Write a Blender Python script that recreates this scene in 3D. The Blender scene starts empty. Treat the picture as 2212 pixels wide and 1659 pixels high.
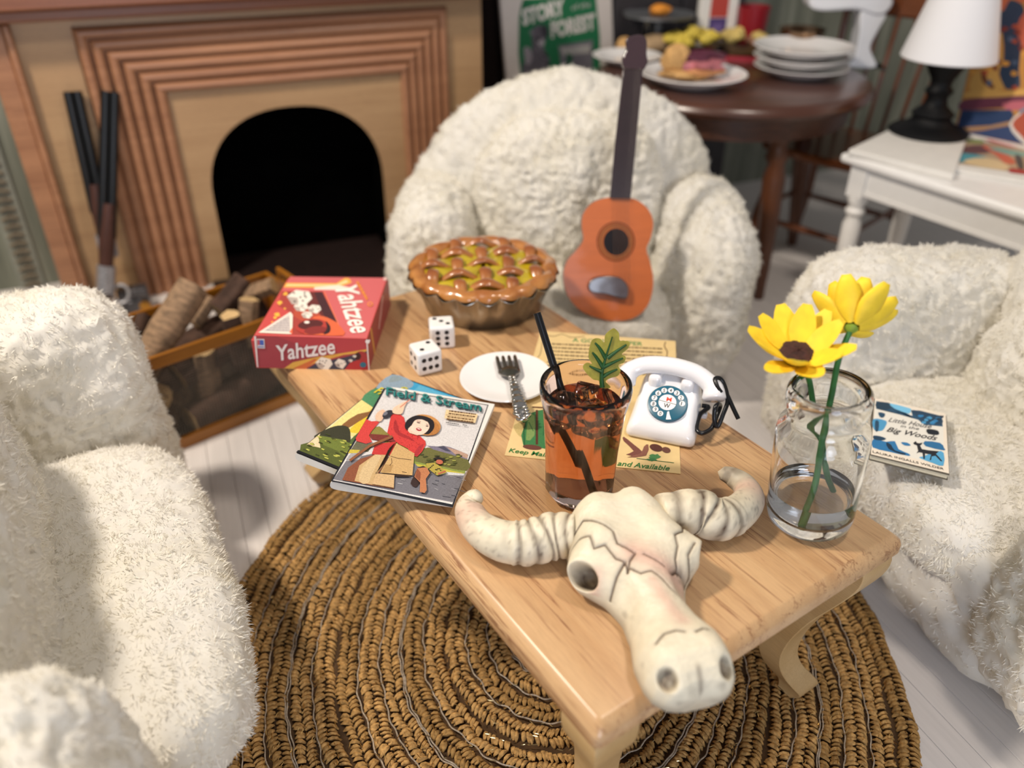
import bpy, bmesh, math, random
import numpy as np
from mathutils import Vector, Matrix
S = bpy.context.scene
COL = S.collection
PI = math.pi
R = math.radians
random.seed(7)

# ------------------------------------------------------------------ camera
F_PX, PITCH, ROLL = 1771.5, 0.573415, 0.0039
CAM = Vector((0.0, 0.0, 1.3124))
_F = Vector((0, math.cos(PITCH), -math.sin(PITCH)))
_R = Vector((1, 0, 0)); _U = _R.cross(_F)
CR = _R * math.cos(ROLL) + _U * math.sin(ROLL)
CU = _U * math.cos(ROLL) - _R * math.sin(ROLL)
cd = bpy.data.cameras.new('camera')
cam = bpy.data.objects.new('camera', cd); COL.objects.link(cam)
m = Matrix((CR, CU, -_F)).transposed().to_4x4(); m.translation = CAM
cam.matrix_world = m
cd.sensor_width = 36; cd.lens = F_PX * 36 / 2212
cd.clip_start = 0.02; cd.clip_end = 50
cd.dof.use_dof = True; cd.dof.focus_distance = 1.36; cd.dof.aperture_fstop = 1.45
S.camera = cam

# ------------------------------------------------------------------ light, exposure
S.view_settings.view_transform = 'Standard'
try: S.view_settings.look = 'None'
except Exception: pass
S.view_settings.gamma = 1.0
S.view_settings.use_curve_mapping = False
S.view_settings.exposure = 0.18
w = bpy.data.worlds.new('world'); S.world = w; w.use_nodes = True
w.node_tree.nodes['Background'].inputs[0].default_value = (0.95, 0.93, 0.93, 1)
w.node_tree.nodes['Background'].inputs[1].default_value = 0.22

def area(name, loc, target, size, power, col):
    l = bpy.data.lights.new(name, 'AREA'); l.shape = 'DISK'; l.size = size; l.energy = power; l.color = col
    o = bpy.data.objects.new(name, l); COL.objects.link(o); o.location = loc
    o.rotation_euler = (Vector(target) - Vector(loc)).to_track_quat('-Z', 'Y').to_euler()
    return o
area('ceiling_lamp_key', (-1.7, 1.1, 2.9), (0.1, 1.4, 0.3), 0.30, 76, (1.0, 0.89, 0.76))
area('ceiling_lamp_second', (0.9, 0.9, 3.3), (0.3, 1.5, 0.3), 0.4, 26, (1.0, 0.89, 0.78))
area('window_daylight', (0.5, -1.9, 1.2), (0.1, 0.9, 0.4), 1.3, 34, (0.74, 0.83, 1.0))

# ------------------------------------------------------------------ picture point -> point at a real height / plane
def ray(px, py):
    return (_F * F_PX + CR * (px - 1106) - CU * (py - 829.5)).normalized()
def at(px, py, z):
    d = ray(px, py); return CAM + d * ((z - CAM.z) / d.z)
def atp(px, py, P, n):
    d = ray(px, py); n = Vector(n); return CAM + d * ((Vector(P) - CAM).dot(n) / d.dot(n))

# ------------------------------------------------------------------ materials
def lin(h):
    if not isinstance(h, str): return tuple(h)[:3]
    h = h.lstrip('#'); o = []
    for i in (0, 2, 4):
        c = int(h[i:i+2], 16) / 255
        o.append(c / 12.92 if c <= 0.04045 else ((c + 0.055) / 1.055) ** 2.4)
    return tuple(o)
class NT:
    def __init__(s, name):
        s.m = bpy.data.materials.new(name); s.m.use_nodes = True
        s.t = s.m.node_tree; s.b = s.t.nodes['Principled BSDF']
    def n(s, typ, **k):
        nd = s.t.nodes.new(typ)
        for a, v in k.items():
            if a.startswith('i_'):
                key = a[2:]
                key = int(key) if key.isdigit() else key
                nd.inputs[key].default_value = v
            else: setattr(nd, a, v)
        return nd
    def l(s, a, b): s.t.links.new(a, b)
    def ramp(s, fac, stops):
        r = s.n('ShaderNodeValToRGB'); e = r.color_ramp.elements
        while len(e) < len(stops): e.new(0.5)
        for k, (p, c) in enumerate(stops):
            e[k].position = p; e[k].color = (*lin(c), 1)
        s.l(fac, r.inputs[0]); return r.outputs[0]
    def mix(s, fac, a, b, mode='MIX'):
        x = s.n('ShaderNodeMix', data_type='RGBA', blend_type=mode)
        for sock, v in ((x.inputs[0], fac), (x.inputs[6], a), (x.inputs[7], b)):
            if hasattr(v, 'is_linked'): s.l(v, sock)
            elif isinstance(v, (int, float)): sock.default_value = v
            else: sock.default_value = (*lin(v), 1)
        return x.outputs[2]
    def bump(s, h, st, d):
        b = s.n('ShaderNodeBump'); b.inputs['Strength'].default_value = st; b.inputs['Distance'].default_value = d
        s.l(h, b.inputs['Height']); s.l(b.outputs[0], s.b.inputs['Normal'])
    def set(s, **k):
        for a, v in k.items(): s.b.inputs[a.replace('_', ' ')].default_value = v
def mat(name, col, rough=0.6, var=0.08, scale=30, bump=0.0, bd=0.002, metal=0.0, coat=0.0, spec=0.5, sheen=0.0, sub=0.0, stretch=None, attr=False):
    t = NT(name)
    tc = t.n('ShaderNodeTexCoord'); mp = t.n('ShaderNodeMapping')
    if stretch: mp.inputs['Scale'].default_value = stretch
    t.l(tc.outputs['Object'], mp.inputs[0])
    no = t.n('ShaderNodeTexNoise'); no.inputs['Scale'].default_value = scale; no.inputs['Detail'].default_value = 4
    t.l(mp.outputs[0], no.inputs['Vector'])
    if attr:
        at_ = t.n('ShaderNodeAttribute', attribute_name='Col'); base = at_.outputs['Color']
        g = t.ramp(no.outputs[0], [(0.3, (1 - var,) * 3), (0.7, (1 + var * .3,) * 3)])
        c = t.mix(1.0, base, g, 'MULTIPLY')
    else:
        c0 = lin(col)
        c = t.ramp(no.outputs[0], [(0.3, tuple(x * (1 - var) for x in c0)), (0.7, tuple(min(1, x * (1 + var)) for x in c0))])
    t.l(c, t.b.inputs['Base Color'])
    t.set(Roughness=rough, Metallic=metal)
    t.b.inputs['Coat Weight'].default_value = coat; t.b.inputs['Coat Roughness'].default_value = 0.06
    t.b.inputs['Specular IOR Level'].default_value = spec
    t.b.inputs['Sheen Weight'].default_value = sheen
    if sub:
        t.b.inputs['Subsurface Weight'].default_value = sub; t.b.inputs['Subsurface Radius'].default_value = (.02, .015, .01)
    if bump: t.bump(no.outputs[0], bump, bd)
    return t.m
def glassmat(name, col, ior, rough=0.0, dens=None):
    t = NT(name); t.set(Roughness=rough, IOR=ior); t.b.inputs['Base Color'].default_value = (*lin(col), 1)
    t.b.inputs['Transmission Weight'].default_value = 1.0
    if dens:
        v = t.n('ShaderNodeVolumeAbsorption'); v.inputs[0].default_value = (*lin(dens[0]), 1); v.inputs[1].default_value = dens[1]
        t.l(v.outputs[0], t.t.nodes['Material Output'].inputs['Volume'])
    return t.m
def woodmat(name, light, dark, line, rough=0.45, sc=1.0, lines=0.6, coat=0.1):
    t = NT(name)
    tc = t.n('ShaderNodeTexCoord'); mp = t.n('ShaderNodeMapping'); mp.inputs['Scale'].default_value = (0.9 * sc, 9 * sc, 9 * sc)
    t.l(tc.outputs['Object'], mp.inputs[0])
    n1 = t.n('ShaderNodeTexNoise'); n1.inputs['Scale'].default_value = 1.7; n1.inputs['Detail'].default_value = 3; n1.inputs['Distortion'].default_value = 0.4
    t.l(mp.outputs[0], n1.inputs['Vector'])
    base = t.ramp(n1.outputs[0], [(0.3, dark), (0.65, light)])
    mp2 = t.n('ShaderNodeMapping'); mp2.inputs['Scale'].default_value = (0.8 * sc, 26 * sc, 26 * sc); t.l(tc.outputs['Object'], mp2.inputs[0])
    n2 = t.n('ShaderNodeTexNoise'); n2.inputs['Scale'].default_value = 2.2; n2.inputs['Detail'].default_value = 5; n2.inputs['Roughness'].default_value = 0.62; n2.inputs['Distortion'].default_value = 0.5
    t.l(mp2.outputs[0], n2.inputs['Vector'])
    ln = t.ramp(n2.outputs[0], [(0.50, (0, 0, 0)), (0.565, (lines,) * 3), (0.585, (0, 0, 0)), (0.66, (0, 0, 0)), (0.70, (lines * .5,) * 3)])
    n3 = t.n('ShaderNodeTexNoise'); n3.inputs['Scale'].default_value = 3.0; t.l(mp.outputs[0], n3.inputs['Vector'])
    gate = t.ramp(n3.outputs[0], [(0.42, (0, 0, 0)), (0.58, (1, 1, 1))])
    fac = t.mix(1.0, ln, gate, 'MULTIPLY')
    c = t.mix(fac, base, line)
    # fine pores
    mp3 = t.n('ShaderNodeMapping'); mp3.inputs['Scale'].default_value = (14, 160, 160); t.l(tc.outputs['Object'], mp3.inputs[0])
    n4 = t.n('ShaderNodeTexNoise'); n4.inputs['Scale'].default_value = 3; t.l(mp3.outputs[0], n4.inputs['Vector'])
    c = t.mix(1.0, c, t.ramp(n4.outputs[0], [(0.3, (.9, .9, .9)), (0.6, (1, 1, 1))]), 'MULTIPLY')
    t.l(c, t.b.inputs['Base Color']); t.set(Roughness=rough); t.b.inputs['Coat Weight'].default_value = coat; t.b.inputs['Coat Roughness'].default_value = .25
    t.bump(n2.outputs[0], 0.12, 0.002)
    return t.m

# ------------------------------------------------------------------ mesh builder
class MB:
    def __init__(s): s.v = []; s.f = []; s.c = []; s.n = 0
    def add(s, vs, fs, col=None, T=None):
        if T is not None: vs = [T @ Vector(v) for v in vs]
        k = s.n; s.v.extend(tuple(v) for v in vs); s.n += len(vs)
        s.f.extend(tuple(i + k for i in f) for f in fs); s.c.extend([col] * len(fs)); return s
    def box(s, a, b, col=None, T=None):
        x0, y0, z0 = a; x1, y1, z1 = b
        vs = [(x0,y0,z0),(x1,y0,z0),(x1,y1,z0),(x0,y1,z0),(x0,y0,z1),(x1,y0,z1),(x1,y1,z1),(x0,y1,z1)]
        return s.add(vs, [(0,3,2,1),(4,5,6,7),(0,1,5,4),(1,2,6,5),(2,3,7,6),(3,0,4,7)], col, T)
    def lathe(s, prof, n=32, fn=None, col=None, T=None, cap=True):
        vs = []; fs = []
        for i, (r, z) in enumerate(prof):
            for k in range(n):
                a = 2 * PI * k / n
                rr, zz = (r, z) if fn is None else fn(r, z, a, i)
                vs.append((rr * math.cos(a), rr * math.sin(a), zz))
        for i in range(len(prof) - 1):
            for k in range(n):
                k2 = (k + 1) % n
                fs.append((i*n+k, i*n+k2, (i+1)*n+k2, (i+1)*n+k))
        if cap:
            if prof[0][0] > 1e-5: fs.append(tuple(reversed(range(n))))
            if prof[-1][0] > 1e-5: fs.append(tuple((len(prof)-1)*n + k for k in range(n)))
        return s.add(vs, fs, col, T)
    def tube(s, pts, rad, n=8, col=None, T=None, flat=1.0):
        pts = [Vector(p) for p in pts]
        if not hasattr(rad, '__len__'): rad = [rad] * len(pts)
        vs = []; fs = []; up = None
        for i, p in enumerate(pts):
            d = (pts[min(i+1, len(pts)-1)] - pts[max(i-1, 0)]).normalized()
            if up is None: up = Vector((0, 0, 1)) if abs(d.z) < .9 else Vector((1, 0, 0))
            x = d.cross(up).normalized(); up = x.cross(d).normalized()
            for k in range(n):
                a = 2 * PI * k / n
                vs.append(p + x * (rad[i] * math.cos(a)) + up * (rad[i] * flat * math.sin(a)))
        for i in range(len(pts) - 1):
            for k in range(n):
                k2 = (k+1) % n; fs.append((i*n+k, i*n+k2, (i+1)*n+k2, (i+1)*n+k))
        fs.append(tuple(reversed(range(n)))); fs.append(tuple((len(pts)-1)*n + k for k in range(n)))
        return s.add(vs, fs, col, T)
    def prism(s, pts, z0, z1, col=None, T=None):
        n = len(pts); vs = [(x, y, z0) for x, y in pts] + [(x, y, z1) for x, y in pts]
        fs = [tuple(reversed(range(n))), tuple(range(n, 2*n))] + [(k, (k+1) % n, n + (k+1) % n, n + k) for k in range(n)]
        return s.add(vs, fs, col, T)
    def build(s, name, ms, parent=None, loc=None, smooth=32, bevel=0, kind=None, label=None, seg=2, sub=0):
        me = bpy.data.meshes.new(name); me.from_pydata(s.v, [], s.f); me.update()
        if any(c is not None for c in s.c):
            ca = me.color_attributes.new('Col', 'FLOAT_COLOR', 'CORNER')
            arr = []
            for f, c in zip(s.f, s.c):
                c = lin(c) if c is not None else (1, 1, 1)
                arr.extend((*c, 1.0) * len(f))
            ca.data.foreach_set('color', arr)
        me.materials.append(ms)
        if smooth:
            me.polygons.foreach_set('use_smooth', [True] * len(me.polygons))
            me.set_sharp_from_angle(angle=R(smooth))
        return link(me, name, parent, loc, bevel, kind, label, seg, sub)
def link(me, name, parent=None, loc=None, bevel=0, kind=None, label=None, seg=2, sub=0):
    o = bpy.data.objects.new(name, me); COL.objects.link(o)
    if parent: o.parent = parent
    if loc is not None: o.location = loc
    if bevel:
        b = o.modifiers.new('bevel', 'BEVEL'); b.width = bevel; b.segments = seg; b.limit_method = 'ANGLE'; b.angle_limit = R(40)
    if sub:
        b = o.modifiers.new('sub', 'SUBSURF'); b.levels = sub; b.render_levels = sub
    if kind: o['kind'] = kind
    if label: o['label'] = label
    return o
def tag(o, label, cat, group=None):
    o['label'] = label; o['category'] = cat
    if group: o['group'] = group
    return o
def thing(name, label, cat, loc=(0,0,0), rz=0, group=None, rot=None):
    o = bpy.data.objects.new(name, None); COL.objects.link(o); o.empty_display_size = .05
    o.location = loc; o.rotation_euler = rot if rot else (0, 0, rz)
    return tag(o, label, cat, group)
def basis(o):
    bpy.context.view_layer.update(); return o.matrix_world.inverted()
def smoothpts(P, n=6, closed=True):
    out = []; L = len(P)
    for i in range(L if closed else L - 1):
        g = lambda k: P[k % L] if closed else P[max(0, min(L-1, k))]
        p0, p1, p2, p3 = g(i-1), g(i), g(i+1), g(i+2)
        for j in range(n):
            t = j / n
            out.append(tuple(0.5 * ((2*b) + (c-a)*t + (2*a-5*b+4*c-d)*t*t + (3*b-a-3*c+d)*t**3) for a, b, c, d in zip(p0, p1, p2, p3)))
    if not closed: out.append(tuple(P[-1]))
    return out

# ------------------------------------------------------------------ flat print
_txt = {}
def textmesh(s, bold=0.0, shear=0.0):
    k = (s, bold, shear)
    if k in _txt: return _txt[k]
    c = bpy.data.curves.new('t', 'FONT'); c.body = s; c.offset = bold; c.shear = shear; c.resolution_u = 3
    o = bpy.data.objects.new('t', c); COL.objects.link(o)
    me = bpy.data.meshes.new_from_object(o.evaluated_get(bpy.context.evaluated_depsgraph_get()))
    V = [tuple(v.co[:2]) for v in me.vertices]; Fc = [tuple(p.vertices) for p in me.polygons]
    bpy.data.objects.remove(o); bpy.data.curves.remove(c); bpy.data.meshes.remove(me)
    x0 = min(v[0] for v in V); x1 = max(v[0] for v in V)
    _txt[k] = ([((x - x0) / (x1 - x0), y / 0.70) for x, y in V], Fc)
    return _txt[k]
class Art:
    """flat print: shapes in the coordinates of a surface; fn maps them to the surface, each laid a hair above the last"""
    def __init__(s, fn, step=2.2e-5): s.mb = MB(); s.fn = fn; s.k = 1; s.step = step
    def _add(s, P, faces, col):
        s.mb.add([s.fn(x, y, s.k * s.step) for x, y in P], faces, col); s.k += 1
    def p(s, col, pts, sm=0):
        if isinstance(pts, str): pts = [tuple(float(a) for a in q.split(',')) for q in pts.split()]
        if sm: pts = smoothpts(pts, sm)
        s._add(pts, [tuple(range(len(pts)))], col); return s
    def e(s, col, x, y, rx, ry, rot=0, n=20):
        c, d = math.cos(R(rot)), math.sin(R(rot))
        return s.p(col, [(x + rx*math.cos(a)*c - ry*math.sin(a)*d, y + rx*math.cos(a)*d + ry*math.sin(a)*c) for a in [2*PI*k/n for k in range(n)]])
    def line(s, col, pts, wd):
        if isinstance(pts, str): pts = [tuple(float(a) for a in q.split(',')) for q in pts.split()]
        L = []; Rr = []
        for i, (x, y) in enumerate(pts):
            a = pts[max(0, i-1)]; b = pts[min(len(pts)-1, i+1)]
            dx, dy = b[0]-a[0], b[1]-a[1]; q = math.hypot(dx, dy) or 1
            L.append((x - dy/q*wd/2, y + dx/q*wd/2)); Rr.append((x + dy/q*wd/2, y - dx/q*wd/2))
        n = len(pts); s._add(L + Rr, [(i, i+1, n+i+1, n+i) for i in range(n-1)], col); return s
    def t(s, col, txt, p0, p1, h, bold=0.0, shear=0.0):
        """p0,p1 baseline ends; h vector from the baseline to cap height"""
        V, Fc = textmesh(txt, bold, shear)
        s._add([(p0[0] + x*(p1[0]-p0[0]) + y*h[0], p0[1] + x*(p1[1]-p0[1]) + y*h[1]) for x, y in V], Fc, col); return s
    def rough(s, col, x, y, rx, ry, seed, n=16, amp=.35):
        rn = random.Random(seed)
        return s.p(col, [(x + rx*math.cos(a)*(1+amp*(rn.random()-.5)*2), y + ry*math.sin(a)*(1+amp*(rn.random()-.5)*2)) for a in [2*PI*k/n for k in range(n)]], 3)
    def ticks(s, col, p0, p1, wd, seed, gap=.3, unit=18):
        rn = random.Random(seed); L = math.hypot(p1[0]-p0[0], p1[1]-p0[1]); n = max(3, int(L / unit)); x = 0
        while x < 1:
            a = (.5 + rn.random()*1.8) / n; b = min(1, x + a)
            s.line(col, [(p0[0]+(p1[0]-p0[0])*x, p0[1]+(p1[1]-p0[1])*x), (p0[0]+(p1[0]-p0[0])*b, p0[1]+(p1[1]-p0[1])*b)], wd); x = b + gap / n; s.k -= 1
        s.k += 1; return s
    def build(s, name, ms, parent, label=None): return s.mb.build(name, ms, parent, smooth=0, label=label)
def crop(x0, y0, sc): return lambda x, y: (x0 + x*sc, y0 + y*sc)
def onplane(cr, inv, z):
    """print on a horizontal surface at height z"""
    def f(x, y, k):
        px, py = cr(x, y); P = at(px, py, z); P.z += k; return inv @ P
    return f
def onwall(cr, inv, P0, n):
    n = Vector(n).normalized()
    def f(x, y, k):
        px, py = cr(x, y); return inv @ (atp(px, py, P0, n) + n * k)
    return f

# ------------------------------------------------------------------ value noise (vectorised)
def vnoise(P, seed=0):
    P = np.asarray(P); i = np.floor(P).astype(np.int64); f = P - i; f = f*f*(3-2*f)
    def h(a, b, c):
        n = (a*374761393 + b*668265263 + c*2147483647 + seed*1274126177) & 0xffffffff
        n = ((n ^ (n >> 13)) * 1274126177) & 0xffffffff
        n = (n ^ (n >> 16)) & 0xffff
        return n / 65535.0
    x, y, z = i[:,0], i[:,1], i[:,2]; u, v, w_ = f[:,0], f[:,1], f[:,2]
    L = lambda a, b, t: a + (b-a)*t
    return L(L(L(h(x,y,z),h(x+1,y,z),u), L(h(x,y+1,z),h(x+1,y+1,z),u), v), L(L(h(x,y,z+1),h(x+1,y,z+1),u), L(h(x,y+1,z+1),h(x+1,y+1,z+1),u), v), w_)

# ------------------------------------------------------------------ shared materials
M = {}
M['print'] = mat('printed_paper', '#ffffff', .55, .22, 420, attr=True, spec=.3)
M['printg'] = mat('glossy_print', '#ffffff', .38, .05, 500, attr=True, spec=.4)
M['paper'] = mat('white_paper', '#e2dfd9', .75, .03)
M['white'] = mat('white_glaze', '#f1efee', .22, .01, coat=.6)
M['black'] = mat('black_plastic', '#0c0d12', .3, .05)
M['chrome'] = mat('chrome', '#c9c6c2', .16, .05, metal=1.0)
M['darkwood'] = mat('dark_wood', '#4a2a1a', .4, .3, 12, stretch=(1, 8, 8))
# ================================================================== THE SETTING
ROOM = R(22); U2 = Vector((math.cos(ROOM), math.sin(ROOM), 0)); N2 = Vector((-math.sin(ROOM), math.cos(ROOM), 0))
FP0 = Vector((-1.03, 2.715, 0))          # left foot of the firebox opening, at the face of the mantelpiece
BACK = 0.22                              # wall lies this far behind that face
def room(u, v, z=0): return FP0 + U2 * u + N2 * v + Vector((0, 0, z))

# floor: white boards running towards the back wall
fl = bpy.data.objects.new('floor', None); COL.objects.link(fl); fl.location = room(0, BACK); fl.rotation_euler = (0, 0, ROOM); fl['kind'] = 'structure'
fm = mat('white_floorboard', '#d9d3cf', .5, .05, 6, bump=.05, stretch=(20, 1, 1))
pw = .056
pb = MB(); pb.box((0.0004, -4.6, -.03), (pw - .0004, 0, 0)); pme = None
for k in range(111):
    x = -1.9 + k * pw
    if pme is None:
        o = pb.build('floor_board', fm, fl, (x, 0, 0), smooth=0, bevel=.0005, seg=1); pme = o.data
    else: link(pme, 'floor_board', fl, (x, 0, 0), .0005, seg=1)
sub = MB(); sub.box((-1.9, -4.6, -.06), (4.33, 0, -.031)).build('subfloor', mat('subfloor', '#8d8783', .8), fl, smooth=0)

# back wall with papered stripes
wb = bpy.data.objects.new('wall_back', None); COL.objects.link(wb); wb.location = room(0, BACK); wb.rotation_euler = (0, 0, ROOM); wb['kind'] = 'structure'
t = NT('green_wallpaper'); tc = t.n('ShaderNodeTexCoord'); mp = t.n('ShaderNodeMapping'); mp.inputs['Scale'].default_value = (22, 1, 1.6); t.l(tc.outputs['Object'], mp.inputs[0])
n1 = t.n('ShaderNodeTexNoise'); n1.inputs['Scale'].default_value = 1.3; n1.inputs['Detail'].default_value = 3; t.l(mp.outputs[0], n1.inputs[0])
t.l(t.ramp(n1.outputs[0], [(.35, '#666a5e'), (.55, '#7e8174'), (.72, '#999b8d')]), t.b.inputs['Base Color']); t.set(Roughness=.85)
MB().box((-1.9, 0, 0), (4.3, .06, 1.9)).build('wallpaper', t.m, wb, smooth=0)
# woven border strip left of the mantelpiece
bs = MB(); bs.box((-.70, -.012, 0), (-.62, 0, 1.9))
bs.build('border_strip', mat('border_strip', '#8f9288', .8, .1, 20), wb, smooth=0)
br = MB()
for k in range(60):
    z = .01 + k * .031
    br.tube([(-.685, -.014, z), (-.66, -.022, z + .012), (-.635, -.014, z + .004)], .0065, 6)
br.build('woven_braid', mat('braid_brown', '#7f7462', .8, .2, 40), wb)
bb = bpy.data.objects.new('wall_side_left', None); COL.objects.link(bb); bb.location = room(-1.9, BACK); bb.rotation_euler = (0, 0, ROOM); bb['kind'] = 'structure'
MB().box((-.06, -1.0, 0), (0, 0, 1.9)).build('wallpaper', t.m, bb, smooth=0)

# ------------------------------------------------------------------ mantelpiece
pine = woodmat('mantel_pine', '#bb9870', '#ac8862', '#8e6646', .42, .8, .35, .15)
pine2 = woodmat('mantel_reeds', '#b07e5c', '#9a6a4c', '#784c36', .38, 1.0, .5, .2)
pine3 = woodmat('mantel_shelf', '#8f5636', '#7c482c', '#5c301c', .38, 1.0, .4, .2)
fp = thing('fireplace_mantel', 'pale pine fireplace mantelpiece with reeded frame around a black arched firebox', 'fireplace', FP0, ROOM)
W0, SP, TOP = .60, .31, .597
arch = [(0, 0)] + [(W0/2 - W0/2*abs(math.cos(a))**(2/2.3)*(1 if math.cos(a) > 0 else -1), SP + (TOP-SP)*math.sin(a)**(2/2.3)) for a in [PI*k/28 for k in range(29)]] + [(W0, 0)]
XL, XR, ZT = -.46, .99, .9
def outer(p):
    x, z = p; cx = W0/2
    if z <= 0.001: return (XL if x < cx else XR, 0)
    dx, dz = x - cx, z - .25
    tt = []
    if dx < 0: tt.append((XL-cx)/dx)
    if dx > 0: tt.append((XR-cx)/dx)
    if dz > 0: tt.append((ZT-.25)/dz)
    if dz < 0: tt.append((0-.25)/dz)
    q = min(x_ for x_ in tt if x_ > 0); return (cx + dx*q, .25 + dz*q)
op = [outer(p) for p in arch]
pn = MB(); n = len(arch)
vs = [(x, 0, z) for x, z in arch] + [(x, 0, z) for x, z in op] + [(x, .012, z) for x, z in arch] + [(XL, 0, ZT), (XR, 0, ZT)]
fs = [(k, k+1, n+k+1, n+k) for k in range(n-1)] + [(k+1, k, 2*n+k, 2*n+k+1) for k in range(n-1)]
# close the two upper corners where the fan jumps sides
for k in range(n-1):
    a, b = op[k], op[k+1]
    if abs(a[0]-XL) < 1e-6 and abs(b[1]-ZT) < 1e-6 and abs(b[0]-XL) > 1e-6: fs.append((n+k, n+k+1, 3*n))
    if abs(b[0]-XR) < 1e-6 and abs(a[1]-ZT) < 1e-6 and abs(a[0]-XR) > 1e-6: fs.append((n+k, n+k+1, 3*n+1))
pn.add(vs, fs).build('face_panel', pine, fp, smooth=20)
MB().box((XL, .001, 0), (XL+.02, BACK, ZT)).box((XR-.02, .001, 0), (XR, BACK, ZT)).build('side_board', pine, fp, smooth=0)
fire_black = mat('firebox_black', '#030303', .95, .3, 20, spec=.02)  # near-black over the whole inside of the firebox
fb = MB(); vs = [(x, .012, z) for x, z in arch] + [(x, .20, z) for x, z in arch]
fb.add(vs, [(k, k+1, n+k+1, n+k) for k in range(n-1)] + [tuple(n + k for k in range(n))])
fb.build('firebox', fire_black, fp, smooth=30)
MB().box((0.0, .0, -.001), (W0, .2, .0125)).box((-.06, -.34, 0), (W0+.16, -.002, .012)).build('hearth', mat('hearth_brown', '#1d0f0c', .6, .2), fp, smooth=0)
# reeded frame: three mitred mouldings
def reeds(wd, nr=6):
    pr = [(0, 0)]
    for r_ in range(nr):
        c = wd * (r_ + .5) / nr; h = wd / nr / 2
        for k in range(7):
            a = PI * k / 6; pr.append((c - h*.94*math.cos(a), .006 + h*.95*math.sin(a)))
    return pr + [(wd, 0)]
def moulding(name, ends, nrm, wd):
    # ends: two (x,z) inner corners; nrm: outward (x,z); mitre by moving the ends outwards
    pr = reeds(wd); (a, ma), (b, mb_) = ends; vs = []
    for (p, mm) in ((a, ma), (b, mb_)):
        for s_, h in pr: vs.append((p[0] + mm[0]*s_/wd, -h, p[1] + mm[1]*s_/wd))
    k = len(pr); MB().add(vs, [(i, i+1, k+i+1, k+i) for i in range(k-1)] + [tuple(range(k)), tuple(reversed(range(k, 2*k)))]).build(name, pine2, fp, smooth=50)
iL, iR, iT = -.075, .688, .675; wl, wr, wt = .225, .175, .205
moulding('reeded_moulding', (((iL, 0), (-wl, 0)), ((iL, iT), (-wl, wt))), None, wl)
moulding('reeded_moulding', (((iR, iT), (wr, wt)), ((iR, 0), (wr, 0))), None, wr)
moulding('reeded_moulding', (((iL, iT), (-wl, wt)), ((iR, iT), (wr, wt))), None, wt)
e = MB(); e.box((-.535, -.02, 0), (-.475, BACK, .9)); e.box((-.475, -.032, 0), (-.455, .0, .9)); e.build('edge_post', pine2, fp, smooth=30, bevel=.006)
e = MB(); e.box((-.56, -.06, .905), (1.03, BACK, .94)); e.box((-.60, -.10, .94), (1.07, BACK, .985)); e.build('mantel_shelf', pine3, fp, smooth=30, bevel=.008)

# ------------------------------------------------------------------ coffee table
TA = Vector((.105, .601, 0)); TYAW = 2.16815; tl = Vector((math.cos(TYAW), math.sin(TYAW), 0)); tw = Vector((math.sin(TYAW), -math.cos(TYAW), 0))
TL, TW, TZ = 1.2, .6233, .42
tbl = thing('coffee_table', 'small pine coffee table with curved legs standing on the round jute rug', 'table', TA + tl*TL/2 + tw*TW/2, TYAW)
tpine = woodmat('table_pine', '#d0a87a', '#be9366', '#7c482a', .34, 1.5, .85, .25)
hx, hy = TL/2, TW/2; th = .038
prof = [(.0, .0), (.006, -.006)]
tp = MB(); rings = [(0.004, TZ-th), (0, TZ-th+.004), (0, TZ-.019), (.0025, TZ-.012), (.014, TZ-.0015), (.017, TZ)]
vs = []; cr_ = .012
for ins, z in rings:
    for cx, cy, a0 in ((hx, hy, 0), (-hx, hy, 90), (-hx, -hy, 180), (hx, -hy, 270)):
        for k in range(5):
            a = R(a0 + 90*k/4); rr = max(cr_ - ins*.3, .003)
            sx = 1 if cx > 0 else -1; sy = 1 if cy > 0 else -1
            vs.append((cx - sx*(ins+rr) + rr*math.cos(a), cy - sy*(ins+rr) + rr*math.sin(a), z))
q = 20; fs = [(i*q+k, i*q+(k+1) % q, (i+1)*q+(k+1) % q, (i+1)*q+k) for i in range(len(rings)-1) for k in range(q)]
fs += [tuple(reversed(range(q))), tuple((len(rings)-1)*q+k for k in range(q))]
tp.add(vs, fs).build('tabletop', tpine, tbl, smooth=45)
legm = woodmat('leg_wood', '#cfae7c', '#c09c68', '#a88252', .42, .8, .25, .1)
# path of the leg along the outward diagonal: (z, offset, half size)
LP = [(.382, .034, .036), (.350, .044, .037), (.315, .040, .035), (.27, .018, .031), (.22, -.012, .028), (.16, -.034, .0255), (.11, -.038, .0245), (.075, -.026, .025), (.05, -.006, .027), (.03, .010, .026), (.012, .006, .020), (.0035, -.004, .014)]
for sx in (1, -1):
    for sy in (1, -1):
        g = MB(); vs = []
        for z, of, h in smoothpts(LP, 3, False):
            cx = sx*(hx - .075) + sx*of*.72; cy = sy*(hy - .075) + sy*of*.72
            for ax, ay in ((-1,-1),(1,-1),(1,1),(-1,1)): vs.append((cx + ax*h, cy + ay*h, z))
        nn = len(vs)//4
        fs = [(i*4+k, i*4+(k+1) % 4, (i+1)*4+(k+1) % 4, (i+1)*4+k) for i in range(nn-1) for k in range(4)] + [(3,2,1,0), tuple((nn-1)*4+k for k in range(4))]
        fs = [tuple(reversed(f)) for f in fs]
        g.add(vs, fs).build('leg', legm, tbl, (0, 0, .0135), smooth=40, bevel=.003)

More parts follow.
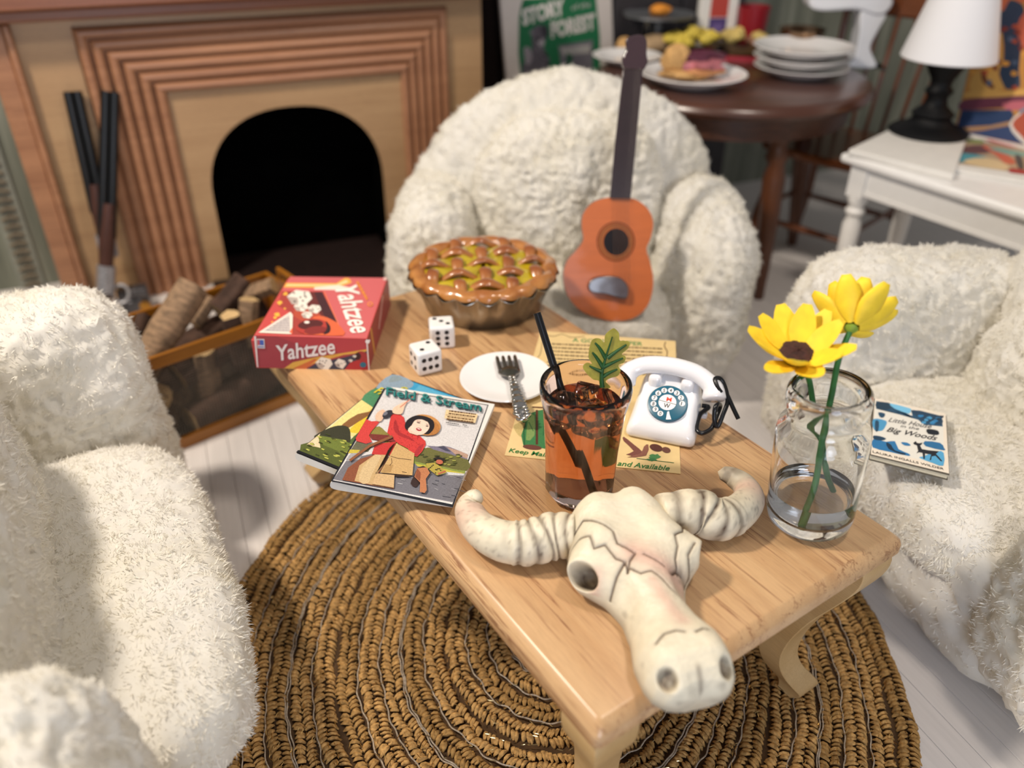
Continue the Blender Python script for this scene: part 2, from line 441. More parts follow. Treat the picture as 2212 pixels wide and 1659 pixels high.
# ------------------------------------------------------------------ jute rug
rug = thing('jute_rug', 'oval braided jute rug with silvery threads under the coffee table', 'rug', (.078, 1.10, 0))
RA, RB = .668, .80
jm = mat('jute', '#b38c56', .9, .45, 160, spec=.2)
jm2 = mat('jute_dark', '#a07c4a', .9, .4, 150, spec=.2)
thm = mat('white_thread', '#b3a592', .5, .35, 200, metal=.15); gm = mat('gold_glint', '#e9c98c', .12, .1, metal=1.0)
ov = [(RA*.985*math.cos(a), RB*.985*math.sin(a)) for a in [2*PI*k/90 for k in range(90)]]
MB().prism(ov, 0.0005, .004).build('rug_backing', mat('rug_backing', '#4a341c', .95, .3, 90), rug, smooth=0)
NR = 16; rn = random.Random(3)
for r_ in range(NR):
    f = 1 - (r_ + .5) / NR; a_, b_ = RA*f, RB*f; wdt = RA / NR
    per = 2*PI*math.sqrt((a_*a_+b_*b_)/2); cnt = int(per / .0088)
    mb = MB()
    for side in (-1, 1):
        for k in range(cnt):
            a = 2*PI*(k + .5*(side > 0) + rn.uniform(-.25, .25)) / cnt
            T_ = Vector((-a_*math.sin(a), b_*math.cos(a), 0)).normalized(); Nn = Vector((T_.y, -T_.x, 0))
            wav = .0022*math.sin(a*17 + r_*2) + .0016*math.sin(a*41 + r_)
            c = Vector((a_*math.cos(a), b_*math.sin(a), .0105)) + Nn*(side*wdt*.235 + wav)
            d = (T_*rn.uniform(.25, .6)*(1 if r_ % 2 else -1) + Nn*side*.9).normalized(); sdir = Vector((-d.y, d.x, 0))
            L_ = wdt*.235*rn.uniform(.85, 1.2); r0 = .0041*rn.uniform(.8, 1.3)
            ps = []
            for tt, rr, zz in ((-1, .5, -.001), (-.3, 1, .0022), (.45, 1, .0008), (1, .35, -.0055)):
                p = c + d*L_*tt
                for ang in (0, 72, 144, 216, 288):
                    ps.append(p + sdir*r0*rr*math.cos(R(ang)) + Vector((0, 0, zz + r0*rr*math.sin(R(ang)))))
            fs = [(i*5+j, i*5+(j+1) % 5, (i+1)*5+(j+1) % 5, (i+1)*5+j) for i in range(3) for j in range(5)]
            mb.add(ps, fs)
    mb.build('braid_row', jm if r_ % 3 else jm2, rug, smooth=60)
    th_ = MB(); m_ = int(per/.006); ph = rn.random()*6
    for nth in range((0, 1, 1, 2, 1)[r_ % 5]):
        pts = []; A2, B2 = RA*(f - .5/NR) + .004*nth, RB*(f - .5/NR) + .004*nth
        for k in range(m_ + 1):
            a = 2*PI*k/m_; wob = .0020*math.sin(a*17 + r_*2) + .0013*math.sin(k*.9+ph) + .0012*math.sin(k*.33+nth)
            pts.append(((A2+wob)*math.cos(a), (B2+wob)*math.sin(a), .0130 + .0016*math.sin(k*.7+ph)))
        if A2 > .02: th_.tube(pts, .0013, 5)
    if th_.n: th_.build('silver_thread', thm, rug, smooth=60)
gl = MB()
for k in range(4200):
    rr = math.sqrt(rn.random()); a = rn.random()*2*PI; p = Vector((RA*rr*math.cos(a)*.98, RB*rr*math.sin(a)*.98, .0150 + rn.random()*.003)); an = a + PI/2 + rn.uniform(-.8, .8)
    d = Vector((math.cos(an), math.sin(an), rn.uniform(-.3, .3)))*rn.uniform(.003, .007)
    gl.tube([p - d, p, p + d], [.0003, .0008, .0003], 4)
gl.build('gold_fibres', gm, rug, kind='stuff')

# ------------------------------------------------------------------ plush armchairs
t = NT('cream_fleece'); tc = t.n('ShaderNodeTexCoord'); no = t.n('ShaderNodeTexNoise'); no.inputs['Scale'].default_value = 7; no.inputs['Detail'].default_value = 3; t.l(tc.outputs['Object'], no.inputs[0])
t.l(t.ramp(no.outputs[0], [(.3, '#f3eee0'), (.62, '#faf7f0')]), t.b.inputs['Base Color']); t.set(Roughness=.95)
t.b.inputs['Sheen Weight'].default_value = .35; t.b.inputs['Sheen Roughness'].default_value = .6; t.b.inputs['Specular IOR Level'].default_value = .15
tr = t.n('ShaderNodeBsdfTranslucent'); tr.inputs[0].default_value = (.93, .90, .82, 1); ms = t.n('ShaderNodeMixShader'); ms.inputs[0].default_value = .34
t.l(t.b.outputs[0], ms.inputs[1]); t.l(tr.outputs[0], ms.inputs[2]); t.l(ms.outputs[0], t.t.nodes['Material Output'].inputs['Surface'])
fleece = t.m
def np_mesh(name, V, F4, F3):
    me = bpy.data.meshes.new(name); nv = len(V); n4 = len(F4); n3 = len(F3)
    me.vertices.add(nv); me.vertices.foreach_set('co', V.astype(np.float32).ravel())
    me.loops.add(n4*4 + n3*3); me.polygons.add(n4 + n3)
    me.loops.foreach_set('vertex_index', np.concatenate([F4.ravel(), F3.ravel()]).astype(np.int32))
    st = np.concatenate([np.arange(n4)*4, n4*4 + np.arange(n3)*3]).astype(np.int32)
    me.polygons.foreach_set('loop_start', st)
    me.polygons.foreach_set('use_smooth', np.ones(n4+n3, bool)); me.update(calc_edges=True); me.validate()
    return me
def plush(name, parent, c, half, rot=(0, 0, 0), ex=3.0, N=72, amp=.017, freq=44, tuft=16000, tl_=.0096, seed=1, warp=None, tw_=.0010):
    rs = np.random.RandomState(seed)
    g = np.linspace(-1, 1, N+1); g = np.tan(g*PI/4)
    X, Y = np.meshgrid(g, g, indexing='ij'); X = X.ravel(); Y = Y.ravel(); O = np.ones_like(X)
    Vs = []; Fs = []; k = 0
    idx = np.arange((N+1)*(N+1)).reshape(N+1, N+1)
    q4 = np.stack([idx[:-1,:-1], idx[1:,:-1], idx[1:,1:], idx[:-1,1:]], -1).reshape(-1, 4)
    for A, fl_ in (((X,Y,O),0), ((X,Y,-O),1), ((O,X,Y),0), ((-O,X,Y),1), ((Y,O,X),0), ((Y,-O,X),1)):
        Vs.append(np.stack(A, -1)); Fs.append((q4[:, ::-1] if fl_ else q4) + k); k += len(X)
    D = np.concatenate(Vs); D /= np.linalg.norm(D, axis=1)[:, None]; F4 = np.concatenate(Fs)
    h = np.array(half)
    r = (np.abs(D/h)**ex).sum(1)**(-1/ex); P = D*r[:, None]
    if warp: P = warp(P)
    Nn = np.sign(D)*np.abs(P/h)**(ex-1)/h; Nn /= np.maximum(np.linalg.norm(Nn, axis=1), 1e-6)[:, None]
    def dis(P_): 
        P_ = P_ + .012*np.stack([vnoise(P_*30+k_, seed+k_) for k_ in (1, 2, 3)], -1); a = vnoise(P_*freq + 31, seed); b = vnoise(P_*freq*.22 + 7, seed+5); c_ = vnoise(P_*freq*2.1 + 3, seed+9)
        return amp*((1-np.abs(a*2-1))*.9 + (b-.5)*1.5 + (c_-.5)*.7)
    P1 = P + Nn*dis(P)[:, None]
    V = [P1]; nb = len(P1); F3 = np.zeros((0, 3), int)
    if tuft:
        ctr = P1[F4].mean(1); ar = np.linalg.norm(np.cross(P1[F4[:,2]]-P1[F4[:,0]], P1[F4[:,3]]-P1[F4[:,1]]), axis=1)
        keep = (Nn[F4[:,0]][:,2] > -.55); ar = ar*keep
        ids = rs.choice(len(F4), tuft, p=ar/ar.sum()); uv = rs.rand(tuft, 2); q = F4[ids]
        p = (P1[q[:,0]]*((1-uv[:,:1])*(1-uv[:,1:])) + P1[q[:,1]]*(uv[:,:1]*(1-uv[:,1:])) + P1[q[:,2]]*(uv[:,:1]*uv[:,1:]) + P1[q[:,3]]*((1-uv[:,:1])*uv[:,1:]))
        nn = Nn[q[:,0]]
        comb = np.stack([vnoise(p*freq*1.3+11, seed+k_)-.5 for k_ in (20, 21, 22)], -1)*3.2
        d = nn*.62 + comb + (rs.rand(tuft, 3)-.5)*.5; d /= np.linalg.norm(d, axis=1)[:, None]
        dn = (d*nn).sum(1); d = d + nn*np.maximum(0, .25-dn)[:, None]; d /= np.linalg.norm(d, axis=1)[:, None]
        s_ = np.cross(d, rs.rand(tuft, 3)-.5); s_ /= np.linalg.norm(s_, axis=1)[:, None]
        ln = tl_*(.5+rs.rand(tuft)); wv = (tw_*(.7+.6*rs.rand(tuft)))[:, None]; cv = np.cross(d, s_)*(ln*.35)[:, None]
        p = p - nn*.002
        a0 = p - s_*wv; a1 = p + s_*wv; md = p + d*(ln*.55)[:, None] + cv*.3; b0 = md - s_*wv*.8; b1 = md + s_*wv*.8; tip = p + d*ln[:, None] + cv
        V.append(np.stack([a0, a1, b1, b0, tip], 1).reshape(-1, 3)); bi = nb + np.arange(tuft)*5
        F4 = np.concatenate([F4, np.stack([bi, bi+1, bi+2, bi+3], -1)]); F3 = np.stack([bi+3, bi+2, bi+4], -1)
    me = np_mesh(name, np.concatenate(V), F4, F3); me.materials.append(fleece)
    o = link(me, name, parent, c); o.rotation_euler = rot
    return o
def armchair(name, label, cat, loc, rz, iw=.25, seed=1, setb=(0, 0), tuft=1.2, group=None, arm=(.125, .245, 2.9), back=(0, .0), seatf=0.0, ax=2.3, bw=0, base=(.40, .27, .135)):
    c = thing(name, label, cat, loc, rz, group)
    k = lambda n_: int(n_*tuft)
    bk, bz = back
    plush('seat_base', c, (0, base[0], base[2]+.003), (iw+.13, base[1], base[2]), ex=5, N=36, seed=seed, tuft=k(9000))
    plush('seat_cushion', c, (0, .20-seatf/2, .25), (iw+.015, .245+seatf/2, .095), ex=3.6, N=66, amp=.007, seed=seed+1, tuft=k(26000))
    plush('backrest', c, (0, .47+bk, .43+bz), (iw+.17+bw, .135, .39), ex=ax, N=66, seed=seed+2, tuft=k(24000))
    plush('back_cushion', c, (0, .335+bk, .48+bz), (iw, .105, .25), (R(-9), 0, 0), ex=2.8, N=66, amp=.015, seed=seed+3, tuft=k(24000))
    for s, sb in ((-1, setb[0]), (1, setb[1])):
        plush('arm', c, (s*(iw+arm[0]), .27+sb/2, arm[1]+.02), (arm[0], .28-sb/2, arm[1]), (R(-5), R(s*3), 0), ex=arm[2], N=66, seed=seed+5+s, tuft=k(24000))
    return c
armchair('armchair', 'cream fleece armchair holding the guitar, behind the coffee table', 'armchair', (.155, 1.90, 0), 0, seed=11, group='cream fleece seats', setb=(.10, .0), seatf=.05, ax=2.0, arm=(.125, .262, 2.5), bw=.02, back=(0, -.015))
armchair('armchair', 'cream fleece armchair at the right with a small blue book on its seat', 'armchair', (.775, 1.27, 0), R(-77), seed=31, group='cream fleece seats', ax=2.8, setb=(-.025, 0), arm=(.125, .262, 4.5), back=(.03, -.16), seatf=.02, base=(.34, .36, .16))
armchair('armchair', 'wide cream fleece chair filling the lower left, nearest the camera', 'armchair', (-.548, 1.028, 0), R(118), iw=.375, seed=51, setb=(.13, .0), group='cream fleece seats', arm=(.12, .274, 5.0), back=(-.01, 0), ax=2.8)

# ================================================================== ON THE COFFEE TABLE
Zt = TZ
# ---- board game box
bx = thing('game_box', 'red dice game box overhanging the far left corner of the coffee table', 'game box', (-.528, 1.439, Zt), R(-1.6))
BW, BD, BH = .234, .288, .066
redm = mat('red_card', '#c0413f', .55, .06, 300)
MB().box((0, 0, 0), (BW, BD, BH)).build('carton', redm, bx, smooth=0, bevel=.0012)
inv = basis(bx); cB = crop(540, 580, 320/2212)
fy = bx.matrix_world.to_3x3() @ Vector((0, -1, 0)); fxr = bx.matrix_world.to_3x3() @ Vector((1, 0, 0))
a = Art(onplane(cB, inv, Zt + BH))
a.p('#d0686a', '80,990 602,120 2040,140 1740,1045')
a.p('#c9504e', '95,985 460,330 1110,340 1400,1015')
a.p('#f2b04e', '540,215 1290,222 1420,140 1480,145 1520,210 1290,290 500,282').p('#f6d7a0', '560,236 1290,240 1440,170 1470,205 1290,262 530,260')
a.p('#f4e2d4', '960,280 1330,250 1560,300 1555,325 960,315')
a.p('#a8453f', '470,345 1085,345 1390,1005 650,990 610,660 420,560')
a.p('#6b3232', '560,360 1080,350 1290,800 1080,740 780,760 700,560')
a.p('#4a2b31', '960,355 1080,350 1300,800 1110,720 1040,560')
a.p('#b9523f', '700,500 1000,620 1080,740 760,780 640,700')
a.line('#ef8358', '1105,345 1400,1015', 12)
for x, y, r_ in ((535, 380, 34), (443, 510, 38), (405, 690, 42), (375, 735, 26), (520, 600, 16), (330, 800, 14)): a.rough('#f4bb4c', x, y, r_, r_*.7, x)
def printed_die(a, x, y, s, sd, sh=.62):
    rn_ = random.Random(sd); 
    a.p('#eee6da', [(x-s, y-s*.1), (x-s*.3, y-s*sh), (x+s*.75, y-s*.5), (x+s, y+s*.05), (x+s*.4, y+s*sh), (x-s*.6, y+s*.5)])
    a.p('#b9aba2', [(x-s, y-s*.1), (x-s*.15, y+s*.0), (x-s*.05, y+s*.55), (x-s*.6, y+s*.5)])
    for k in range(7): a.e('#2c2228', x + s*rn_.uniform(-.55, .7), y + s*rn_.uniform(-.4, .4), s*.09, s*.06)
printed_die(a, 740, 440, 190, 1); printed_die(a, 760, 580, 110, 2); printed_die(a, 960, 610, 105, 3); printed_die(a, 850, 700, 85, 4)
a.p('#e06a45', '930,745 1060,715 1200,760 1330,850 1395,1005 820,985 900,940 1130,980 1200,880 1090,800', 3)
a.e('#b5413b', 920, 870, 240, 110, -6).e('#5a2a2c', 905, 845, 190, 70, -6).e('#8b3434', 980, 930, 170, 60, -6)
a.p('#3a252b', '1130,790 1200,870 1190,960 1100,990 1150,900', 3)
a.e('#f4e6dc', 850, 810, 40, 20)
a.p('#f1e7d8', '125,965 605,655 640,700 632,985 560,985').p('#cfc4c0', '190,945 590,690 605,960')
for k in range(6): a.ticks('#77707a', (250+k*50, 925-k*30), (590, 930-k*36), 9, k, unit=30)
a.p('#e9694a', '590,960 640,880 636,990')
a.t('#fbf4ea', 'Yahtzee', (1260, 268), (1520, 975), (330, -22), .018, .0)
a.ticks('#e8923e', (1600, 205), (1750, 470), 34, 5, unit=24).e('#e8923e', 1795, 540, 42, 34).e('#d0686a', 1795, 540, 28, 22)
a.p('#e9b9b4', '2000,140 2045,142 2030,190 1985,180')
a.build('lid_print', M['printg'], bx)
a = Art(onwall(cB, inv, bx.matrix_world @ Vector((0, 0, 0)), fy))
a.p('#a44048', '72,1002 1742,1050 1775,1528 110,1470').p('#b8434a', '400,1012 1742,1050 1760,1300 900,1200')
a.p('#dda94e', '510,1490 640,1400 1000,1320 1560,1235 1745,1205 1740,1250 1400,1290 950,1420 800,1510').p('#c96a3e', '640,1492 960,1350 1010,1355 820,1508')
a.p('#3d4052', '830,1510 1000,1410 1240,1360 1430,1320 1745,1235 1750,1320 1500,1400 1400,1520')
a.p('#b5353a', '1400,1525 1500,1400 1752,1330 1768,1528')
a.e('#a4383c', 1660, 1310, 95, 75, 0).e('#3b2227', 1610, 1310, 48, 55, 0)
printed_die(a, 1105, 1420, 130, 7, .78); printed_die(a, 1350, 1420, 90, 8, .85); printed_die(a, 1500, 1375, 34, 9); printed_die(a, 1560, 1310, 32, 6)
a.e('#2e6e86', 1690, 1435, 48, 40)
a.p('#e8ded8', '100,1048 215,1050 225,1190 118,1185').p('#4a63b5', '145,1062 205,1064 212,1145 150,1142').p('#c05560', '108,1060 145,1062 150,1142 114,1140').p('#3b55a8', '120,1158 215,1160 218,1176 122,1174')
a.t('#eadfdc', 'Yahtzee', (395, 1372), (1275, 1262), (-12, -225), .018)
a.p('#e9dcd8', '62,1005 92,1005 125,1468 108,1470').p('#e9dcd8', '1735,1055 1755,1055 1788,1528 1772,1528').rough('#efe6e4', 1760, 1085, 34, 30, 3)
a.build('front_print', M['printg'], bx)
a = Art(onwall(cB, inv, bx.matrix_world @ Vector((BW, 0, 0)), fxr))
a.p('#a43f42', '1745,1055 2052,140 2110,600 1790,1520').p('#d59a48', '1795,900 1815,880 1880,1280 1858,1330').ticks('#dca9a4', (1925, 900), (1985, 400), 22, 4)
a.build('side_print', M['printg'], bx)

# ---- two dice
dm = mat('die_white', '#efece9', .3, .01, coat=.3); pipm = mat('pip_black', '#16151a', .5)
def die(loc, rz, top, front, left, label):
    d = thing('die', label, 'die', loc, rz, 'white dice'); s = .0535; h = s/2
    MB().box((-h, -h, 0), (h, h, s)).build('die_body', dm, d, smooth=40, bevel=.006, seg=3)
    pm = MB(); pm.lathe([(0, .0006), (.0048, .0004), (.0052, -.0003), (0, -.0006)], 14)
    first = None
    def put(P, n_):
        nonlocal first
        if first is None: o = pm.build('pip', pipm, d); first = o.data
        else: o = link(first, 'pip', d)
        o.location = P; o.rotation_euler = Vector(n_).to_track_quat('Z', 'Y').to_euler()
    g = .0135
    for u, v in top: put((u*g, v*g, s), (0, 0, 1))
    for u, v in front: put((u*g, -h, h + v*g), (0, -1, 0))
    for u, v in left: put((-h, u*g, h + v*g), (-1, 0, 0))
    return d
die((-.177, 1.440, Zt), R(27), [(-.8, -.8), (.8, .8)], [(u, v) for u in (-1, 0, 1) for v in (-.7, .7)], [(-.8, -.8), (.8, .8), (-.8, .8), (.8, -.8)], 'white die with two spots on top, the nearer of the pair')
die((-.152, 1.545, Zt), R(8), [(-1, 1), (0, 0.1), (1, -.8)], [(u, v) for u in (-.7, .7) for v in (-1, 0, 1)], [(-.8, -.8), (.8, .8), (0, 0)], 'white die with three spots on top, nearer the pie')

# ---- pie
pie = thing('pie', 'golden lattice pie in a fluted tin at the back of the coffee table', 'pie', (-.068, 1.738, Zt), R(6))
NF = 22
def flute(r, z, a, i):
    t_ = max(0, (z-.006)/.084); ph = (a*NF/(2*PI)) % 1; tri = abs(ph-.5)*2
    k = (tri**1.6)
    if z > .083: return r*(1 + .052*(1-k)) , z - .010*(1-k)
    return r*(1 + .035*t_*(k-.5)), z
tin = mat('tin', '#a39c90', .3, .12, 20, metal=.9)
MB().lathe([(0, .004), (.120, .0035), (.131, 0), (.137, .003), (.150, .045), (.162, .084), (.168, .090), (.1675, .0915), (.160, .086), (.149, .05), (.13, .02), (0, .02)], NF*10, flute).build('pie_tin', tin, pie, smooth=60)
t = NT('glazed_crust'); tc = t.n('ShaderNodeTexCoord'); no = t.n('ShaderNodeTexNoise'); no.inputs['Scale'].default_value = 28; no.inputs['Detail'].default_value = 3; t.l(tc.outputs['Object'], no.inputs[0])
ge = t.n('ShaderNodeSeparateXYZ'); t.l(tc.outputs['Object'], ge.inputs[0])
mr = t.n('ShaderNodeMapRange'); mr.inputs[1].default_value = .098; mr.inputs[2].default_value = .118; t.l(ge.outputs[2], mr.inputs[0])
c1 = t.ramp(no.outputs[0], [(.3, '#a2622a'), (.6, '#bd8040')]); c2 = t.ramp(no.outputs[0], [(.3, '#783612'), (.7, '#985020')])
t.l(t.mix(mr.outputs[0], c1, c2), t.b.inputs['Base Color']); t.set(Roughness=.32); t.b.inputs['Coat Weight'].default_value = 1; t.b.inputs['Coat Roughness'].default_value = .05
t.bump(no.outputs[0], .35, .004); crust = t.m
fill = mat('apple_filling', '#b7a01c', .25, .25, 18, coat=1.0, bump=.3, bd=.004, sub=.2)
g = []; 
MB().lathe([(0, .0985), (.06, .0985), (.11, .0975), (.135, .0945), (.15, .086)], 48, lambda r, z, a, i: (r, z + .004*math.sin(5*a+i*2) + .003*math.sin(11*a+i))).build('filling', fill, pie, smooth=80)
def rimf(r, z, a, i):
    ph = (a*NF/(2*PI)) % 1; k = 1 - (abs(ph-.5)*2)**1.6
    return r*(1 + .035*k*(1 if i < 3 else .3)) + .0012*math.sin(a*9), z + .0022*math.sin(a*13+i) - .004*k*(i < 2)
MB().lathe([(.1665, .088), (.168, .0925), (.163, .098), (.154, .103), (.145, .103), (.136, .099), (.130, .090)], NF*8, rimf, cap=False).build('crust_rim', crust, pie, smooth=70)
sp = .058
for dirn in (0, 1):
    for k in range(-2, 3):
        off = k*sp; L_ = math.sqrt(max(0, .148**2 - off*off)); pts = []; rad = []
        nn = 44
        for j in range(nn + 1):
            u = -L_ + 2*L_*j/nn
            wv = math.cos(PI*u/sp + PI*(k + dirn)); zz = .0975 + .0115*wv
            edge = max(0, (abs(u) - (L_-.02))/.02); zz = zz*(1-edge) + .0965*edge
            wob = .0015*math.sin(u*70 + k)
            pts.append((u, off+wob, zz) if dirn == 0 else (off+wob, u, zz)); rad.append(.0118 + .0026*wv)
        MB().tube(pts, rad, 14, flat=.46).build('lattice_strip', crust, pie, smooth=80)

# ---- plate and fork
pl_ = thing('plate', 'small white plate with a fork, in front of the pie', 'plate', (-.012, 1.388, Zt))
MB().lathe([(0, .0), (.05, 0), (.056, .002), (.088, .010), (.0935, .0145), (.092, .0175), (.086, .0165), (.068, .0115), (.05, .0095), (0, .009)], 56).build('plate_body', M['white'], pl_, smooth=60)
fk = thing('fork', 'ornate silver fork lying across the small white plate', 'fork', (.004, 1.335, Zt + .0195), R(-82), rot=(0, R(0), R(-81.6)))
# local x runs from the tines to the end of the handle
sil = mat('fork_silver', '#8f8b86', .22, .15, 80, metal=1.0)
g = MB()
for k in range(4):
    y = (k-1.5)*.0122
    g.tube([(-.118, y*1.02, .004), (-.112, y, .0035), (-.09, y, .001), (-.066, y*.95, .0005)], [.0022, .0042, .0046, .005], 8)
g.build('tines', sil, fk, smooth=60)
g = MB(); g.tube([(-.078, 0, .0), (-.07, 0, -.0005), (-.06, 0, 0), (-.05, 0, .002), (-.043, 0, .004), (-.034, 0, .006)], [.016, .023, .0235, .0185, .011, .007], 14, flat=.3); g.build('fork_head', sil, fk, smooth=70)
g = MB(); pts = []; rad = []
for k in range(60):
    u = k/59; x = -.036 + .148*u; pts.append((x, 0, .006 + .004*math.sin(PI*u) - .010*max(0, u-.75)*2)); rad.append((.006 + .0105*u**1.5)*(1 + .16*math.sin(u*46)) * (1 if u < .93 else max(.3, 1-(u-.93)*8)))
g.tube(pts, rad, 12, flat=.5)
rn = random.Random(5)
for k in range(30):
    u = k/29; x = -.03 + .137*u; sgn = 1 if k % 2 else -1; r0 = .0032 + .0028*u
    g.tube([(x-r0*1.4, sgn*r0*.6, .0085), (x, sgn*(r0*1.3+.003*u), .010), (x+r0*1.4, sgn*r0*.8, .0085)], [r0*.5, r0, r0*.4], 8)
g.build('handle', M['chrome'], fk, smooth=80)

# ---- magazines
def magazine(name, label, loc, rz, wd, ht, tsp, ted, group):
    m_ = thing(name, label, 'magazine', loc, rz, group)
    # spine along the left edge; cross-section in x,z
    top = [(0, tsp*.45), (.0015, tsp*.80), (.005, tsp*.97), (.016, tsp), (wd, ted)]
    bot = [(wd, 0), (wd*.3, 0), (.016, .0005), (.006, .0015), (.0015, tsp*.2)]
    def shell(prof_, y0, y1):
        n_ = len(prof_); return [(x, y, z) for y in (y0, y1) for x, z in prof_], [(k, (k+1) % n_, n_+(k+1) % n_, n_+k) for k in range(n_)] + [tuple(reversed(range(n_))), tuple(range(n_, 2*n_))]
    v_, f_ = shell(top + bot, 0, ht); MB().add(v_, f_).build('pages', M['paper'], m_, smooth=30)
    return m_
m2 = magazine('magazine', 'magazine with blue sky and yellow cliffs on its cover, under another', (-.3775, 1.131, Zt + .0015), R(-27.5), .232, .292, .017, .006, 'magazines on the coffee table')
inv = basis(m2); cA = crop(680, 780, 400/1952)
def topz(x, tsp, ted, wd):
    return tsp + (ted-tsp)*(x-.016)/(wd-.016)
def magfn(cr, inv, z, tsp, ted, wd):
    b = onplane(cr, inv, z + (tsp+ted)/2)
    def f(x, y, k):
        P = b(x, y, 0)
        for _ in range(2): P = onplane(cr, inv, z + topz(min(max(P.x, 0), wd), tsp, ted, wd))(x, y, 0)
        P.z = topz(P.x, tsp, ted, wd) + k + .0003; return P
    return f
# the print is drawn in the magazine's own coordinates (x across, y up) for the part that the other one hides too
def loc2(wd, ht, tsp, ted): 
    return lambda x, y, k: Vector((.004 + x*(wd-.004), y*ht, topz(.004 + x*(wd-.004), tsp, ted, wd) + k + .0003))
a = Art(loc2(.232, .292, .017, .006))
a.p('#1c1d22', '0,0 1,0 1,1 0,1').p('#e6ddb0', '.006,.02 .992,.02 .992,.99 .006,.99').p('#3f9fcb', '.006,.62 .992,.45 .992,.99 .006,.99').p('#5fb0d2', '.3,.9 .992,.8 .992,.97 .3,.98')
a.p('#8fa3b4', '.006,.99 .006,.8 .12,.78 .25,.9 .22,.99', 3).p('#8b9aa0', '.02,.98 .05,.9 .12,.96 .1,.99', 2)
a.p('#4f8a62', '.006,.80 .12,.76 .25,.74 .32,.62 .25,.56 .006,.64', 3).p('#3f7c6a', '.1,.84 .3,.80 .4,.7 .2,.68', 3)
a.p('#e9d98c', '.006,.64 .2,.60 .3,.5 .3,.3 .02,.3').p('#e8c43c', '.16,.66 .25,.62 .30,.5 .27,.36 .18,.33 .16,.45', 3).p('#8a5f38', '.1,.5 .16,.56 .17,.66 .2,.6 .17,.45 .14,.33 .08,.36', 2)
a.p('#8a5f38', '.26,.64 .3,.66 .34,.5 .3,.4', 2).p('#54683c', '.28,.66 .4,.64 .5,.4 .4,.1 .3,.15 .25,.3', 3)
a.p('#3a3a2a', '.006,.26 .06,.34 .14,.36 .22,.3 .26,.22 .006,.16', 3).p('#6e7a36', '.006,.2 .2,.24 .5,.22 .992,.3 .992,.02 .006,.02').p('#57602c', '.006,.12 .25,.14 .5,.06 .4,.02 .006,.03', 2)
a.p('#e7cfa6', '.006,.22 .03,.18 .12,.11 .006,.09')
rn = random.Random(2)
for k in range(60): a.rough('#b9ba58' if k % 2 else '#3f4420', rn.uniform(.02, .6), rn.uniform(.04, .24), .02, .006, k, 8)
a.p('#3fa0cf', '.36,.5 .45,.6 .5,.5 .46,.36')
a.t('#c9c23a', 'Sunset', (.17, .835), (.52, .835), (.012, .07), .02, .2)
a.t('#e3cf38', 'FAMILY', (.035, .745), (.36, .745), (.01, .075), .02)
a.line('#14151a', '.0,.012 1,.012', .02)
a.build('cover_print', M['print'], m2)
m1 = magazine('magazine', 'magazine with a woman in a red shirt on its cover, lying on another', (-.2985, 1.0405, Zt + .0125), R(-12.2), .209, .291, .017, .0075, 'magazines on the coffee table')
inv = basis(m1)
a = Art(magfn(cA, inv, Zt + .0125, .017, .0075, .209))
a.p('#22242c', '728,288 1832,462 1455,1545 168,1268').p('#e9e6e2', '745,300 1820,468 1449,1512 210,1255').p('#d9d5d4', '748,300 1818,470 1448,1500 192,1258')
a.p('#77757c', '345,1035 600,980 1060,1060 1590,1175 1455,1490 195,1250')
a.p('#8d9a4a', '700,830 1100,900 1300,960 1615,1040 1580,1190 1300,1140 1040,1080').p('#6d6b3c', '1130,930 1290,925 1615,1045 1598,1160 1330,1110 1060,1060', 2)
a.p('#7d7688', '1180,893 1300,902 1360,895 1430,910 1530,950 1618,990 1606,1040 1400,975 1250,935').p('#b99885', '1390,908 1530,950 1616,988 1608,1030 1480,985')
a.p('#4b4a5c', '1290,905 1360,897 1440,960 1380,950').p('#c7bb4a', '1060,1085 1280,1120 1570,1185 1560,1205 1300,1165 1080,1110')
a.p('#cfcfd0', '1290,1160 1580,1190 1570,1210 1300,1200').p('#a6a5a8', '330,1040 380,975 520,960 470,1040 340,1060')
a.p('#8d8343', '600,720 680,690 740,740 800,800 700,835 560,800', 2).p('#6a6750', '440,845 540,880 640,860 560,960 370,955').p('#c9b648', '372,935 480,940 450,972 350,975')
rn = random.Random(4)
for k in range(70):
    x = rn.uniform(350, 1540); y = rn.uniform(1090, 1500)
    if y < 1040 + x*.30 and y > 1100 + (x-600)*.14: a.line(rn.choice(['#4b4a52', '#b5b4b8', '#5c5b66', '#9b9aa0']), [(x, y), (x + rn.uniform(30, 90), y + rn.uniform(6, 20))], rn.uniform(3, 8))
for k in range(26): a.rough(rn.choice(['#565a2e', '#9a9a4c', '#474a2c']), rn.uniform(1130, 1560), rn.uniform(985, 1100), 24, 8, k, 8)
a.p('#3c2c2a', '1040,1230 1090,1130 1180,1130 1100,1300 1060,1340 1010,1300', 2)
a.p('#8a5138', '290,1262 350,1135 480,1040 640,990 780,1000 720,1130 660,1210 840,1215 835,1355 600,1318').p('#c8a878', '420,1272 470,1110 640,990 770,1000 715,1125 650,1205 835,1215 835,1350 600,1312').p('#d3b78a', '560,1300 600,1210 700,1010 640,1000 500,1130 470,1280', 2)
a.p('#7b3530', '570,775 780,790 865,862 700,850 600,835').p('#c43a38', '640,880 860,858 800,1000 600,992')
a.p('#cf4440', '545,622 600,645 650,640 680,655 605,740 572,790 605,862 540,880 440,852 432,822 500,700')
a.p('#cf403d', '808,570 900,572 940,600 962,700 990,755 1100,790 1165,850 1172,890 1130,965 1078,1018 1030,1000 980,930 880,880 765,765 790,650')
a.p('#a83032', '850,620 880,700 900,760 990,800 1060,860 980,830 880,790 830,720', 2).p('#b0343a', '1040,990 1100,900 1150,880 1120,960 1078,1015', 1)
